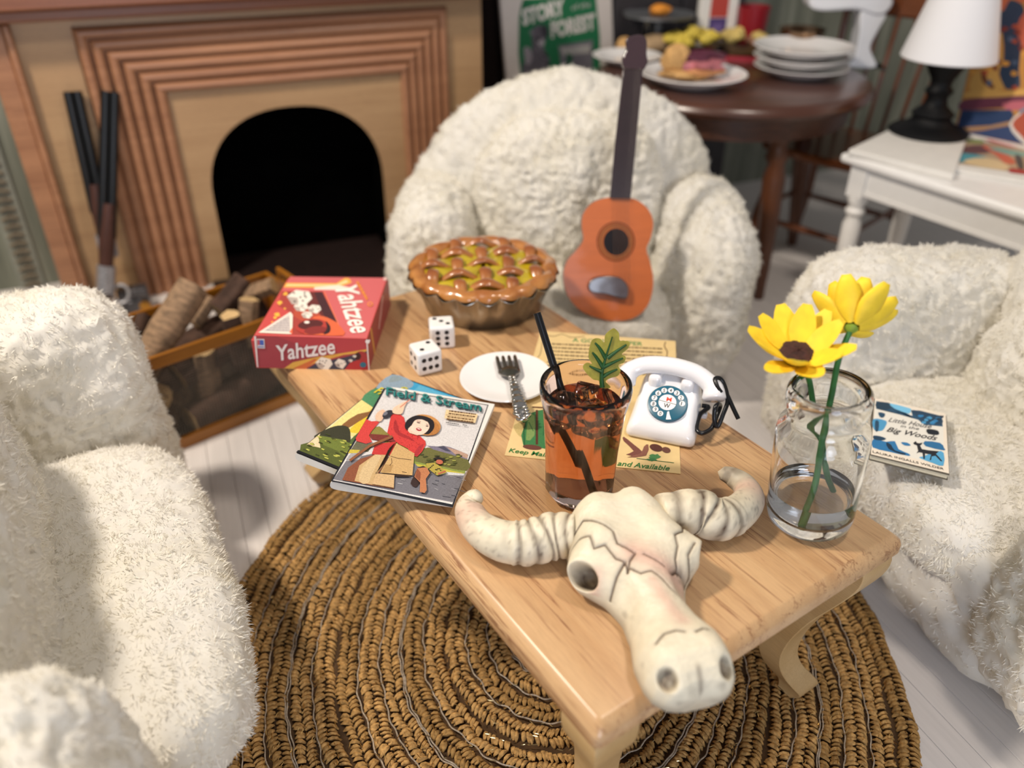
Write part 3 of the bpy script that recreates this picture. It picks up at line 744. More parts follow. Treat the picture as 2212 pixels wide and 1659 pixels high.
for k in range(60): a.e('#9c2a30', rn.uniform(800, 1120), rn.uniform(640, 920), 3, 4, n=6)
a.line('#8e5b3d', '370,1065 580,910 820,808', 26).line('#3c2a24', '600,930 830,820', 6)
a.p('#3a2a22', '850,872 790,930 780,990 735,1090 650,1195 1000,1222 1010,1235 860,1235 830,1215 640,1200 720,1110 770,960')
a.p('#cda872', '862,882 1052,990 1030,1222 690,1192 742,1100 805,990').p('#b48f5c', '700,1190 745,1105 830,1110 800,1192').line('#4f3a2a', '800,1020 880,1042 1020,1058', 6).line('#5e452f', '810,1040 815,1090 790,1120', 6)
a.p('#d0ae80', '655,1200 842,1218 834,1352 600,1312').line('#4f3a2a', '920,1185 970,1192', 6)
a.p('#e7bda0', '640,600 660,560 720,525 745,560 720,620 690,655 650,640', 2).e('#34343c', 770, 575, 62, 34, -30).e('#75757f', 745, 570, 26, 18, -30)
a.p('#ecc8ab', '822,560 832,510 900,470 975,435 945,500 925,565 880,578', 2).line('#cf7660', '900,505 1000,425 1090,350', 9)
a.e('#c98f52', 1165, 690, 165, 108, 12, 30).e('#b57a42', 1190, 712, 130, 84, 14)
a.p('#241f22', '950,700 975,640 1060,592 1160,598 1245,640 1262,710 1225,770 1170,790 1000,745 965,740', 3)
a.p('#f2d2bd', '1035,650 1110,632 1180,650 1210,700 1195,745 1150,785 1100,795 1000,770 985,735 1015,700', 3).p('#efcab2', '990,730 1030,760 1110,795 1080,800 1000,775')
a.p('#241f22', '1000,690 1040,620 1150,610 1215,650 1180,655 1110,625 1050,650 1020,700', 2)
a.e('#a83440', 1098, 738, 30, 17, 14).e('#f3e6dc', 1098, 733, 18, 5, 14).e('#3a3034', 1095, 668, 20, 6, 10).e('#3a3034', 1185, 704, 15, 6, 10).line('#4a3434', '1075,650 1120,655', 4).line('#4a3434', '1172,680 1202,695', 4)
a.p('#2c2622', '1245,1045 1300,1025 1375,1050 1362,1078 1290,1060').e('#bf6a50', 1315, 1082, 38, 24, 8)
a.p('#b3a04a', '1175,1098 1262,1090 1325,1130 1395,1195 1290,1225 1185,1145')
for k in range(14): a.e('#3b3828', rn.uniform(1200, 1340), rn.uniform(1110, 1200), 9, 7, n=7)
a.p('#bd7c55', '1080,1150 1180,1140 1215,1200 1172,1262 1182,1380 1160,1412 1108,1400 1112,1300 1052,1240').p('#8f5238', '1080,1150 1120,1200 1110,1290 1060,1240').line('#bf6a50', '1300,1210 1380,1180', 14)
a.p('#eccfa0', '1385,530 1720,580 1692,672 1368,622')
for y0, dx, c_ in ((545, 10, '#5b3a20'), (572, 4, '#5b3a20'), (606, -10, '#6b4a2a'), (630, -14, '#6b4a2a')): a.ticks(c_, (1408+dx, y0), (1690+dx, y0+36), 15, int(y0), unit=14)
a.line('#5b3a20', '1385,588 1670,622', 4).ticks('#333333', (1385, 668), (1520, 688), 9, 3, unit=12).ticks('#333333', (1560, 692), (1605, 700), 9, 4, unit=12)
a.t('#1f3b40', 'Field & Stream', (757, 384), (1760, 556), (8, -84), .02)
a.t('#2f807c', 'Field & Stream', (750, 376), (1750, 546), (8, -84), .012)
a.build('cover_print', M['print'], m1)

# ---- poster sheet
po = thing('paper_sheet', 'tan printed sheet with green lettering lying under the glass and telephone', 'sheet', (-.013, 1.148, Zt), R(-9.3))
inv = basis(po); cP = crop(1070, 700, 430/1783)
pc = [at(1168, 716, Zt), at(1459, 738, Zt), at(1470, 1025, Zt), at(1090, 985, Zt)]
pc = [inv @ p for p in pc]
MB().prism([(p.x, p.y) for p in reversed(pc)], .0004, .0016).build('sheet_paper', mat('tan_paper', '#e0c48c', .7, .04, 40), po, smooth=0)
a = Art(onplane(cP, inv, Zt + .0017))
a.t('#4f8a50', 'A GOOD CAMPER', (690, 158), (1318, 195), (2, -34), .02)
a.line('#6b4a30', smoothpts([(1525, 160), (1515, 200), (1540, 250), (1530, 320), (1545, 380)], 4, False), 9).line('#7a6040', smoothpts([(420, 90), (520, 110), (600, 90), (680, 120), (800, 110)], 4, False), 5)
for r_ in range(8): a.ticks('#6d5637', (505 - r_*8, 178 + r_*32), (1500, 222 + r_*34), 12, 40 + r_, unit=24)
a.line('#8b7250', smoothpts([(420, 150), (405, 260), (380, 300)], 4, False), 6)
a.p('#c9b277', '180,900 260,880 270,1010 210,1000 165,930', 3)
a.p('#3f7c4a', '290,810 470,760 620,800 640,1090 250,1085 265,900', 2).p('#7f9a5a', '300,840 350,820 350,1000 275,1040', 2).line('#2b5e38', '285,830 255,960 262,1090', 12).line('#5b3325', '372,770 372,1080', 22).line('#5b3325', '330,745 470,752', 12)
a.e('#6b3f34', 330, 1105, 85, 22, 6).line('#2b5e38', '440,800 430,1000', 7).line('#2f6a3e', '300,880 340,960', 7)
a.p('#7a4a40', '1150,1010 1240,1080 1320,1150 1300,1190 1170,1170 1240,1140 1150,1050', 2).p('#8a5a4a', '1330,1100 1370,1080 1350,1180 1180,1195 1300,1160', 2).e('#5b342c', 1440, 1110, 60, 32, 15).e('#6b443a', 1530, 1130, 40, 26, 15)
a.rough('#4f8a50', 1430, 1190, 55, 22, 9).rough('#3f7c4a', 1400, 1215, 40, 14, 11).line('#3a6a3e', '1265,1205 1600,1245', 5)
a.t('#2f7a3c', 'Keep Maine', (118, 1148), (520, 1200), (6, -36), .012, .25)
a.t('#2f7a3c', 'and Available', (1092, 1268), (1560, 1314), (6, -42), .012, .25)
a.build('sheet_print', M['print'], po)
# ---- tumbler of iced tea
gx = thing('tumbler', 'glass tumbler of amber iced tea with straw and leaf, centre of the coffee table', 'glass', (.113, 1.052, Zt + .0018), R(8))
cg = glassmat('tumbler_glass', '#f4ddd4', 1.42, .02)
NS = 10
def facet(r, z, a, i):
    k = PI/NS; aa = (a % (2*k)) - k; rr = r*math.cos(k)/math.cos(aa); f = 1 if z < .15 else max(0, 1-(z-.15)/.035)
    return r + (rr - r)*f*.75, z
MB().lathe([(0, .001), (.045, 0), (.0535, .004), (.0575, .012), (.0605, .10), (.0655, .17), (.0705, .196), (.0715, .207), (.0700, .2135), (.0655, .2145), (.0625, .209), (.0605, .195), (.057, .16), (.0530, .10), (.0500, .03), (.044, .024), (0, .023)], NS*8, lambda r, z, a, i: facet(r, z, a, i) if i < 6 else (r, z)).build('glass_wall', cg, gx, smooth=40)
tea = glassmat('iced_tea', '#ffe2bd', 1.36, 0, ('#d07c1e', 8.5))
MB().lathe([(0, .0232), (.0442, .0242), (.0504, .0302), (.0534, .10), (.0574, .160), (.0590, .176), (.0560, .1775), (0, .1775)], 64).build('tea', tea, gx, smooth=40)
ice = glassmat('ice', '#fff6e6', 1.31, .03)
rn = random.Random(9)
for k, (x, y, z, s_) in enumerate([(.012, -.012, .158, .022), (-.026, .012, .166, .020), (.026, .024, .164, .020), (.008, .034, .170, .017), (.034, -.018, .152, .017)]):
    o = MB().box((-s_, -s_, -s_*.8), (s_, s_, s_*.8)).build('ice_cube', ice, gx, (x, y, z), smooth=40, bevel=s_*.35, seg=3); o.rotation_euler = (rn.uniform(-.6, .6), rn.uniform(-.6, .6), rn.random()*3)
inv = basis(gx)
top = inv @ at(1160, 676, Zt + .283); bot = Vector((.012, -.034, .034))
st = MB(); st.tube([bot, bot.lerp(top, .5), top], .0062, 12); st.build('straw', M['black'], gx, smooth=60)
# garnish leaf: stands in the tea, facing the camera
P0 = gx.matrix_world @ Vector((.016, .012, .165)); nl = Vector((0, -.92, .38)).normalized()
cL = crop(1070, 700, 430/1783)
half = [(940, 560), (925, 505), (870, 490), (800, 420), (785, 375), (820, 345), (865, 355), (835, 300), (845, 200), (875, 135), (935, 130), (975, 165), (985, 95), (1040, 45), (1070, 40), (1105, 80), (1110, 145), (1150, 150), (1200, 160), (1185, 215), (1130, 265), (1165, 290), (1150, 340), (1100, 365), (1118, 410), (1095, 460), (1030, 480), (985, 510), (1030, 560), (990, 572)]
fn = onwall(cL, inv, P0, nl)
g = MB(); outl = smoothpts(half, 4); ctr = [fn(x, y, 0) for x, y in outl]; off = [fn(x, y, .0045) for x, y in outl]; n_ = len(ctr)
g.add(ctr + off, [tuple(reversed(range(n_))), tuple(range(n_, 2*n_))] + [(k, (k+1) % n_, n_+(k+1) % n_, n_+k) for k in range(n_)])
leaf = g.build('garnish_leaf', mat('leaf_pale', '#9a9136', .55, .2, 90, coat=.0, spec=.25, sub=.1), gx, smooth=40)
g = MB()
def vein(pts, r0, r1):
    P = [fn(x, y, .005) for x, y in smoothpts(pts, 4, False)]; g.tube(P, [r0 + (r1-r0)*k/(len(P)-1) for k in range(len(P))], 8, flat=.7)
vein([(955, 560), (950, 440), (985, 300), (1045, 110)], .0058, .0012)
for p in ([(950, 420), (900, 400), (840, 370)], [(960, 380), (900, 290), (865, 250)], [(985, 300), (930, 210), (890, 165)], [(1000, 300), (1080, 240), (1170, 180)], [(965, 380), (1050, 340), (1140, 300)], [(950, 470), (1020, 430), (1090, 400)]): vein(p, .0046, .0016)
g.build('leaf_vein', mat('leaf_dark', '#1f4a22', .45, .2, 90, coat=.05, spec=.3), leaf, smooth=80)

# ---- telephone
ph = thing('telephone', 'white rotary telephone with a teal dial, right of the tumbler', 'telephone', (.204, 1.204, Zt + .0017), R(-19))
inv = basis(ph); wh = mat('white_enamel', '#f0eff2', .22, .01, coat=.7)
# body: rounded sections from the base up; x across, y back
def rrect(x0, x1, y0, y1, r, z, n_=5, zf=None):
    out = []
    for cx, cy, a0 in ((x1-r, y1-r, 0), (x0+r, y1-r, 90), (x0+r, y0+r, 180), (x1-r, y0+r, 270)):
        for k in range(n_+1):
            a = R(a0 + 90*k/n_); x = cx + r*math.cos(a); y = cy + r*math.sin(a); out.append((x, y, z if zf is None else zf(x, y)))
    return out
PW = .127
secs = [rrect(.002, PW-.002, .002, .118, .010, 0), rrect(0, PW, 0, .12, .012, .004), rrect(.001, PW-.001, .001, .119, .014, .020), rrect(.009, PW-.009, .006, .114, .014, 0, zf=lambda x, y: .028 + .62*max(0, y-.01)*.80), rrect(.017, PW-.017, .014, .105, .014, 0, zf=lambda x, y: .033 + .66*max(0, y-.012)*.88), rrect(.03, PW-.03, .03, .09, .01, 0, zf=lambda x, y: .034 + .66*(y-.012)*.88)]
q = len(secs[0]); vs = [p for s_ in secs for p in s_]
fs = [(i*q+k, i*q+(k+1) % q, (i+1)*q+(k+1) % q, (i+1)*q+k) for i in range(len(secs)-1) for k in range(q)] + [tuple(reversed(range(q))), tuple((len(secs)-1)*q+k for k in range(q))]
MB().add(vs, fs).build('body', wh, ph, smooth=60, sub=1)
for x in (.034, .093):
    g = MB(); g.box((x-.012, .074, .06), (x+.012, .106, .092)); g.build('cradle', wh, ph, smooth=40, bevel=.0085, seg=3)
sl = math.atan(.66*.88); dc = Vector((.066, .047, .0575)); dn = Vector((0, -math.sin(sl), math.cos(sl)))
dial = MB(); dial.lathe([(0, .0035), (.033, .0035), (.0355, .0025), (.036, -.004)], 48)
do = dial.build('dial', mat('teal', '#135c74', .35, .02), ph, smooth=40); do.location = dc; do.rotation_euler = (sl, 0, 0)
a = Art(lambda x, y, k: Vector((x*.036, y*.036, .0036 + k)))
a.e('#f2f0ee', -.02, 0.02, .44, .44, n=36)
a.line('#1b1b1e', '-.46,.06 .42,-.02', .03)
a.t('#e8482c', 'M', (-.10, .09), (.16, .09), (0, .22), .03).t('#17171a', 'W', (-.17, -.29), (.15, -.29), (0, .24), .02)
for k, d_ in enumerate('1234567890'):
    an = R(8 + k*27); x, y = .71*math.cos(an), .71*math.sin(an)
    a.e('#f2f0ee', x, y, .145, .145, n=20); a.t('#1a2a33', d_, (x-.055, y-.1), (x+.055 if d_ != '1' else x-.01, y-.1), (0, .2), .02)
a.p('#f2f0ee', '.08,-.5 .16,-.46 .22,-.62 .36,-.88 .1,-.94', 1)
a.build('dial_print', M['printg'], do)
# handset: from the left end over the cradle to the right end
g = MB(); hp = [(-.020, .064, .072), (-.016, .080, .086), (-.002, .090, .096), (.02, .095, .103), (.06, .098, .106), (.10, .095, .103), (.123, .088, .096), (.139, .078, .087), (.145, .062, .073)]
hp = smoothpts(hp, 4, False); rr = []
for k in range(len(hp)):
    u = abs(k/(len(hp)-1) - .5)*2; rr.append(.0165 + .0060*max(0, (u-.55)/.45)**1.1 if u < .97 else .018)
g.tube(hp, rr, 16, flat=.9); g.build('handset', wh, ph, smooth=80)
MB().box((PW-.004, .07, .022), (PW+.010, .082, .034)).build('cord_socket', wh, ph, smooth=40, bevel=.003)
cpx = [(1516, 876, .462), (1531, 880, .462), (1513, 895, .458), (1505, 925, .450), (1516, 936, .447), (1537, 925, .450), (1548, 900, .462), (1556, 876, .478), (1546, 878, .487), (1543, 905, .466), (1550, 922, .455), (1562, 895, .475), (1572, 862, .497), (1560, 822, .522), (1545, 818, .528), (1549, 835, .520), (1558, 848, .512)]
g = MB(); g.tube(smoothpts([tuple(inv @ at(*c_)) for c_ in cpx], 5, False), .0042, 8)
g.tube([inv @ at(1572, 855, .502), inv @ at(1583, 880, .486), inv @ at(1595, 905, .470)], .0040, 8); g.build('cord', M['black'], ph, smooth=80)

# ---- jar with two yellow flowers
jr = thing('glass_jar', 'clear glass jar of water holding two yellow flowers at the table corner', 'jar', (.474, .985, Zt + .0045), rot=(0, R(-4), 0))
jg = glassmat('jar_glass', '#fdfefe', 1.45)
MB().lathe([(0, .002), (.045, .0), (.0575, .002), (.0645, .010), (.0665, .022), (.0675, .10), (.0680, .165), (.0655, .180), (.0560, .190), (.0535, .197), (.0545, .206), (.0585, .216), (.0600, .230), (.0585, .243), (.0540, .249), (.0475, .2475), (.0445, .240), (.0440, .225), (.0445, .195), (.0490, .184), (.0600, .172), (.0628, .160), (.0622, .10), (.0615, .040), (.0580, .026), (.045, .020), (0, .0185)], 64).build('jar_wall', jg, jr, smooth=60)
MB().lathe([(0, .0188), (.0452, .0203), (.0584, .0263), (.0619, .0402), (.0622, .066), (.0575, .0645), (0, .0640)], 64).build('water', glassmat('water', '#ffffff', 1.33), jr, smooth=40)
yel = mat('petal_yellow', '#f4d02c', .6, .10, 60, sub=.15, bump=.1); grn = mat('stem_green', '#2f6e33', .5, .25, 60); brn = mat('flower_brown', '#3d1d18', .8, .4, 160, bump=.8, bd=.004)
def petal(L_, Wd, th_=.0042, curl=.3):
    g = MB(); nu, nv = 9, 7; T1 = []; 
    for side in (1, -1):
        for i in range(nu):
            u = i/(nu-1); wd = Wd*(math.sin(PI*(u**.8*.88+.07))**.6) * (.55 + .45*min(1, u*2.2)) ; 
            for j in range(nv):
                v = j/(nv-1)*2-1; e_ = math.sqrt(max(0, 1-v*v*.98))
                T1.append((L_*u, wd*v, L_*curl*u*u*.6 + .22*wd*v*v + side*th_/2*e_*min(1, (1-u)*6+.15)))
    N_ = nu*nv; fs = []
    for i in range(nu-1):
        for j in range(nv-1):
            a_ = i*nv+j; fs.append((a_, a_+nv, a_+nv+1, a_+1)); fs.append((N_+a_, N_+a_+1, N_+a_+nv+1, N_+a_+nv))
    for i in range(nu-1):
        fs.append((i*nv, N_+i*nv, N_+(i+1)*nv, (i+1)*nv)); fs.append((i*nv+nv-1, (i+1)*nv+nv-1, N_+(i+1)*nv+nv-1, N_+i*nv+nv-1))
    for j in range(nv-1):
        fs.append((j, j+1, N_+j+1, N_+j)); q_ = (nu-1)*nv+j; fs.append((q_, N_+q_, N_+q_+1, q_+1))
    return g.add(T1, fs)
pme = None
def flower(label, stem, axis, spin, npet, rad, lift, seed):
    global pme
    f_ = thing('yellow_flower', label, 'flower', stem[0], 0, group='yellow felt flowers')
    inv = basis(f_); sp_ = smoothpts([tuple(inv @ Vector(p)) for p in stem], 6, False)
    g = MB(); g.tube(sp_, [.0052 - .0012*k/len(sp_) for k in range(len(sp_))], 8); g.build('stem', grn, f_, smooth=80)
    head = Vector(sp_[-1]); ax = Vector(axis).normalized(); q_ = ax.to_track_quat('Z', 'Y').to_matrix().to_4x4(); base = Matrix.Translation(head) @ q_
    g = MB(); g.lathe([(0, -.006), (.005, -.005), (.0095, .0), (.008, .004), (0, .005)], 14, T=base); g.build('calyx', mat('calyx_green', '#7f9a2a', .6), f_, smooth=60)
    rn_ = random.Random(seed)
    for ring in (0, 1):
        for k in range(npet):
            an = spin + 2*PI*(k + .5*ring)/npet + rn_.uniform(-.08, .08); el = lift + ring*.20 + rn_.uniform(-.13, .13)
            if pme is None: o = petal(.060, .0185, .005).build('petal', yel, f_, smooth=70); pme = o.data
            else: o = link(pme, 'petal', f_)
            o.matrix_local = base @ Matrix.Translation((0, 0, .003 + .002*ring)) @ Matrix.Rotation(an, 4, 'Z') @ Matrix.Translation((.010, 0, 0)) @ Matrix.Rotation(-el, 4, 'Y') @ Matrix.Rotation(rn_.uniform(-.2, .2), 4, 'X') @ Matrix.Diagonal((rad/.072*(1-.06*ring), 1.0, 1, 1))
    g = MB(); g.lathe([(0, .020), (.012, .0195), (.020, .0175), (.0245, .015), (.020, .012), (0, .010)], 30, lambda r, z, a, i: (r*(1+.04*math.sin(a*9+i)), z + .0012*math.sin(a*7+i*3)), T=base); g.build('flower_centre', brn, f_, smooth=60)
flower('yellow flower facing the camera, its brown centre in full view, left in the jar', [at(1800, 1078, .449), at(1785, 1010, .507), at(1772, 935, .560), at(1757, 875, .612), at(1746, 815, .668), Vector((.398, .985, .718))], (-.14, -.24, .96), .2, 6, .087, .36, 3)
flower('yellow flower seen from the side behind the other, right in the jar', [Vector((.452, .953, .4400)), at(1762, 1040, .500), at(1776, 950, .570), at(1797, 850, .650), at(1812, 775, .710), Vector((.478, 1.015, .752))], (.34, .86, .40), .1, 6, .080, .50, 5)
# ---- longhorn skull
sk = thing('steer_skull', 'ivory steer skull ornament with curved horns at the near end of the coffee table', 'skull', (.222, .672, Zt), 0)
dirv = Vector((.165, .955, 0)) - Vector((.245, .640, 0)); sk.rotation_euler = (0, 0, math.atan2(dirv.y, dirv.x) - PI/2)
# local: y from the muzzle (0) to the crown (.34), x across, z up
rs = np.random.RandomState(4)
NY, NA = 400, 290
yy = np.array([-.040, -.036, -.024, -.005, .03, .07, .11, .15, .185, .22, .25, .28, .305, .322, .334, .340])
ww = np.array([.020, .042, .055, .060, .060, .051, .050, .060, .078, .084, .085, .083, .074, .058, .034, .004])
YS = .915
hh = np.array([.020, .034, .046, .054, .058, .052, .052, .058, .066, .072, .078, .080, .074, .062, .044, .020])
v_ = np.linspace(0, 1, NY); Y = -.040 + .380*(.5 - .5*np.cos(PI*v_)*(.55) - .45*(.5-v_))  if False else -.040 + .380*(v_ - .09*np.sin(2*PI*v_)/ (2*PI)*3.4)
Wd = np.interp(Y, yy, ww); Hh = np.interp(Y, yy, hh)
k_ = np.ones(9)/9; Wd = np.convolve(np.pad(Wd, 4, 'edge'), k_, 'valid'); Hh = np.convolve(np.pad(Hh, 4, 'edge'), k_, 'valid')
A_ = np.linspace(0, 2*PI, NA, endpoint=False)
ca, sa = np.cos(A_), np.sin(A_)
ex = 2.5
rx = np.sign(ca)*np.abs(ca)**(2/ex); rz = np.sign(sa)*np.abs(sa)**(2/ex)
X = Wd[:, None]*rx[None]; Z = np.where(rz > 0, Hh[:, None]*rz[None], .014*rz[None]) + .014; YY = np.repeat(Y[:, None], NA, 1)
X[0] = X[-1] = 0; Z[0] = .022; Z[-1] = .022
P = np.stack([X, YY, Z], -1).reshape(-1, 3)
up = (P[:, 2] > .02).astype(float)
def bump_(c, s, h, nrm=(0, 0, 1)):
    global P
    d = (P - np.array(c))/np.array(s); g_ = np.exp(-(d**2).sum(1)); P = P + g_[:, None]*h*np.array(nrm)
# crown lobes and notch
for s_ in (-1, 1):
    bump_((s_*.036, .300, .085), (.034, .045, .04), .012, (0, .35, .9))
    bump_((s_*.086, .180, .055), (.022, .040, .040), .052, (s_*.85, -.12, .45))     # eye socket rims
    bump_((s_*.055, .225, .08), (.03, .03, .03), .012)
    bump_((s_*.030, .006, .060), (.026, .034, .03), .010, (s_*.3, -.2, .9))        # muzzle lobes
    bump_((s_*.03, -.03, .03), (.02, .02, .03), .008, (0, -1, .2))
    bump_((s_*.046, .128, .05), (.02, .05, .03), -.010, (s_*1, 0, .3))
bump_((0, .345, .08), (.014, .03, .05), .022, (0, -1, -.3))
bump_((0, .10, .058), (.016, .10, .02), .006)
bump_((.012, .245, .09), (.04, .05, .04), -.008)
shade = np.zeros(len(P)); pink = np.zeros(len(P))
def segd(pts):
    best = np.full(len(P), 9.0); Q = P[:, :2]
    for a_, b_ in zip(pts[:-1], pts[1:]):
        a_, b_ = np.array(a_), np.array(b_); ab = b_-a_; t_ = np.clip(((Q-a_)@ab)/(ab@ab), 0, 1); best = np.minimum(best, np.linalg.norm(Q-(a_+t_[:, None]*ab), axis=1))
    return best
top = P[:, 2] > .03
P0_ = P.copy()
Wsk = sk
bpy.context.view_layer.update(); iv = sk.matrix_world.inverted(); cS = crop(960, 1000, 720/2133)
def skxy(x, y, z): 
    px, py = cS(x, y); p = iv @ at(px, py, Zt + z); return (p.x, p.y/YS)
cracks = [([(810, 400), (890, 352), (960, 385), (1030, 415), (1080, 440), (1110, 500), (1170, 520), (1225, 550), (1190, 590), (1180, 640)], .086, .0030),
          ([(800, 470), (870, 460), (930, 480), (960, 540), (1030, 530), (1100, 590), (1160, 610), (1180, 650)], .080, .0026),
          ([(1160, 630), (1110, 680), (1070, 750)], .074, .0034),
          ([(1190, 655), (1260, 690), (1330, 680), (1400, 720), (1450, 760), (1500, 785)], .076, .0026),
          ([(1280, 560), (1350, 585), (1420, 610)], .084, .0020),
          ([(1535, 345), (1530, 400), (1480, 430), (1500, 480), (1490, 540), (1510, 600)], .086, .0028),
          ([(1610, 470), (1570, 530), (1590, 590), (1570, 620)], .080, .0026),
          ([(1460, 640), (1500, 600), (1530, 605)], .080, .0042),
          ([(1540, 820), (1580, 800), (1600, 780)], .068, .0020),
          ([(1350, 1190), (1400, 1140), (1470, 1122), (1530, 1130)], .060, .0026), ([(1600, 1130), (1650, 1105), (1690, 1110)], .060, .0024)]
for pts, z, wd in cracks:
    wd *= .62; d = segd([skxy(x, y, z) for x, y in pts]); g_ = np.exp(-(d/wd)**2)*top
    P[:, 2] -= g_*min(.005, wd*1.9); shade = np.maximum(shade, g_*.95); shade = np.maximum(shade, np.exp(-(d/(wd*3.5))**2)*top*.22)
# nasal opening shown as a rust coloured fissure
d = segd([skxy(x, y, .074) for x, y in [(1530, 620), (1600, 680), (1650, 750)]]); g_ = np.exp(-(d/.006)**2)*top; P[:, 2] -= g_*.006; shade = np.maximum(shade, g_*.55)
d = segd([skxy(x, y, .07) for x, y in [(1200, 590), (1350, 640), (1500, 700)]]); pink = np.maximum(pink, np.exp(-(d/.022)**2)*top)
d = segd([skxy(x, y, .07) for x, y in [(1330, 760), (1430, 900), (1520, 1010)]]); pink = np.maximum(pink, np.exp(-(d/.012)**2)*top*.8)
d = segd([skxy(x, y, .07) for x, y in [(980, 680), (960, 740)]]); pink = np.maximum(pink, np.exp(-(d/.010)**2)*top*.7)
# hollow eyes, nostrils, muzzle cleft
def hollow(c, s, depth, nrm, dark=1.0):
    global P, shade
    dd = (P0_ - np.array(c))/np.array(s); r2 = (dd**2).sum(1); g_ = 1/(1+np.exp((np.sqrt(r2)-1)*20)); P = P - g_[:, None]*depth*np.array(nrm); shade = np.maximum(shade, g_*dark*np.clip(.55+.5*vnoise(P0_*160, 3), 0, 1))
for s_ in (-1, 1):
    hollow((-.111, .154, .068), (.040, .042, .042), .050, (-.6, -.35, .65), 1.0) if s_ < 0 else hollow((.128, .165, .052), (.036, .036, .036), .046, (.75, -.30, .45), 1.0)
    hollow((s_*.036, -.020, .048), (.013, .017, .016), .014, (s_*.2, -.5, .75), .95)
d = np.sqrt((P0_[:, 0]/.0035)**2 + (np.maximum(0, P0_[:, 1]+.026)/.006)**2); g_ = np.exp(-d**2)*(P0_[:, 2] > .022); g_ = g_*(P0_[:, 2] > .034); shade = np.maximum(shade, g_*.6)
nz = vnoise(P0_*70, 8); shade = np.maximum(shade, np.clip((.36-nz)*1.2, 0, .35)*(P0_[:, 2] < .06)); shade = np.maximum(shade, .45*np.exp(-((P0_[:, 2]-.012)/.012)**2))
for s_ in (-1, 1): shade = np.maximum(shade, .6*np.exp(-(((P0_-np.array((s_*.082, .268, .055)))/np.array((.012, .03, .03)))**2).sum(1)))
P[:, 2] += (vnoise(P0_*300, 2)-.5)*.0008
idx = np.arange(NY*NA).reshape(NY, NA); nx = np.roll(idx, -1, 1)
F4 = np.stack([idx[:-1], nx[:-1], nx[1:], idx[1:]], -1).reshape(-1, 4)[:, ::-1]
def bone_cols(me, shade, pink, seed=0):
    n = len(shade); b = np.array(lin('#e9dec4')); br_ = np.array(lin('#4a3020')); pk = np.array(lin('#dcae9c'))
    c = b[None]*(1-pink[:, None]*.75) + pk[None]*pink[:, None]*.75; s2 = np.clip(shade, 0, 1)[:, None]; c = c*(1-s2) + br_[None]*s2
    ca = me.color_attributes.new('Col', 'FLOAT_COLOR', 'POINT'); ca.data.foreach_set('color', np.concatenate([c, np.ones((n, 1))], 1).astype(np.float32).ravel())
bone = mat('painted_resin', '#ffffff', .5, .10, 60, bump=.25, bd=.002, attr=True, spec=.4)
P[:, 1] *= YS; me = np_mesh('cranium', P, F4, np.zeros((0, 3), int)); bone_cols(me, shade, pink); me.materials.append(bone); link(me, 'cranium', sk)
# horns
def horn(side, pts, rad, rings):
    pts = smoothpts(pts, 14, False); n_ = len(pts); NRd = 40; pts = [Vector(p) for p in pts]
    rad = np.interp(np.linspace(0, 1, n_), np.linspace(0, 1, len(rad)), rad); vs = []; sh = []; pkk = []
    upv = Vector((0, 0, 1))
    for i, p in enumerate(pts):
        d = (pts[min(i+1, n_-1)] - pts[max(i-1, 0)]).normalized(); x = d.cross(upv).normalized(); z = x.cross(d).normalized(); u = i/(n_-1)
        for k in range(NRd):
            a_ = 2*PI*k/NRd; wob = .05*math.sin(a_*2+i*.09)
            ph_ = (u/rings[1])*rings[0] + wob*2.2; rg = (math.sin(2*PI*ph_)*.5+.5) if u < rings[1] else 1
            f = rad[i]*(1 - .075*(1-rg)**2*(.5+.9*vnoise(np.array([[u*40+side, k*.15, 1.]]), 4)[0]) if u < rings[1] else 1) * (1 + (.06 if u < rings[1] else 0))
            vs.append(tuple(p + x*(f*math.cos(a_)) + z*(f*math.sin(a_)))); sh.append((.75*(1-rg)**3 if u < rings[1] else 0)); pkk.append(math.exp(-((u-rings[2])/.10)**2)*.8)
    V = np.array(vs); sh = np.array(sh); nz_ = vnoise(V*80, 5+side); sh = sh*(.5+nz_*.8) + np.clip(.42-nz_, 0, 1)*.6 + .5*np.clip((vnoise(V*260, 9)-.68)*3, 0, 1) + .6*np.exp(-((V[:, 2]-(.5*0))/.006)**2)*0
    uu = np.repeat(np.linspace(0, 1, n_), NRd)
    if side > 0: sh = np.maximum(sh, np.clip((uu-.62)*2.2, 0, .62)*(.5+vnoise(V*120, 6)))
    idx = np.arange(n_*NRd).reshape(n_, NRd); nx_ = np.roll(idx, -1, 1); F = np.stack([idx[:-1], nx_[:-1], nx_[1:], idx[1:]], -1).reshape(-1, 4)
    c0 = len(V); V = np.concatenate([V, [np.array(pts[0])], [np.array(pts[-1] + (pts[-1]-pts[-2]).normalized()*rad[-1]*.7)]]); sh = np.append(sh, [.3, .1]); pkk = np.append(np.array(pkk), [0, 0])
    F3 = np.array([(c0, idx[0][(k+1) % NRd], idx[0][k]) for k in range(NRd)] + [(c0+1, idx[-1][k], idx[-1][(k+1) % NRd]) for k in range(NRd)])
    me = np_mesh('horn', V, F, F3); bone_cols(me, sh, pkk); me.materials.append(bone); link(me, 'horn', sk)
def sp3(px, py, z): return tuple(iv @ at(px, py, Zt + z))
horn(-1, [tuple(Vector((-.066, .252, .045))), sp3(1195, 1158, .040), sp3(1140, 1172, .036), sp3(1085, 1168, .034), sp3(1037, 1142, .033), sp3(1014, 1104, .036), sp3(1022, 1080, .044), sp3(1034, 1072, .052)], [.030, .0345, .033, .031, .027, .023, .017, .0105], (5.2, .36, .66))
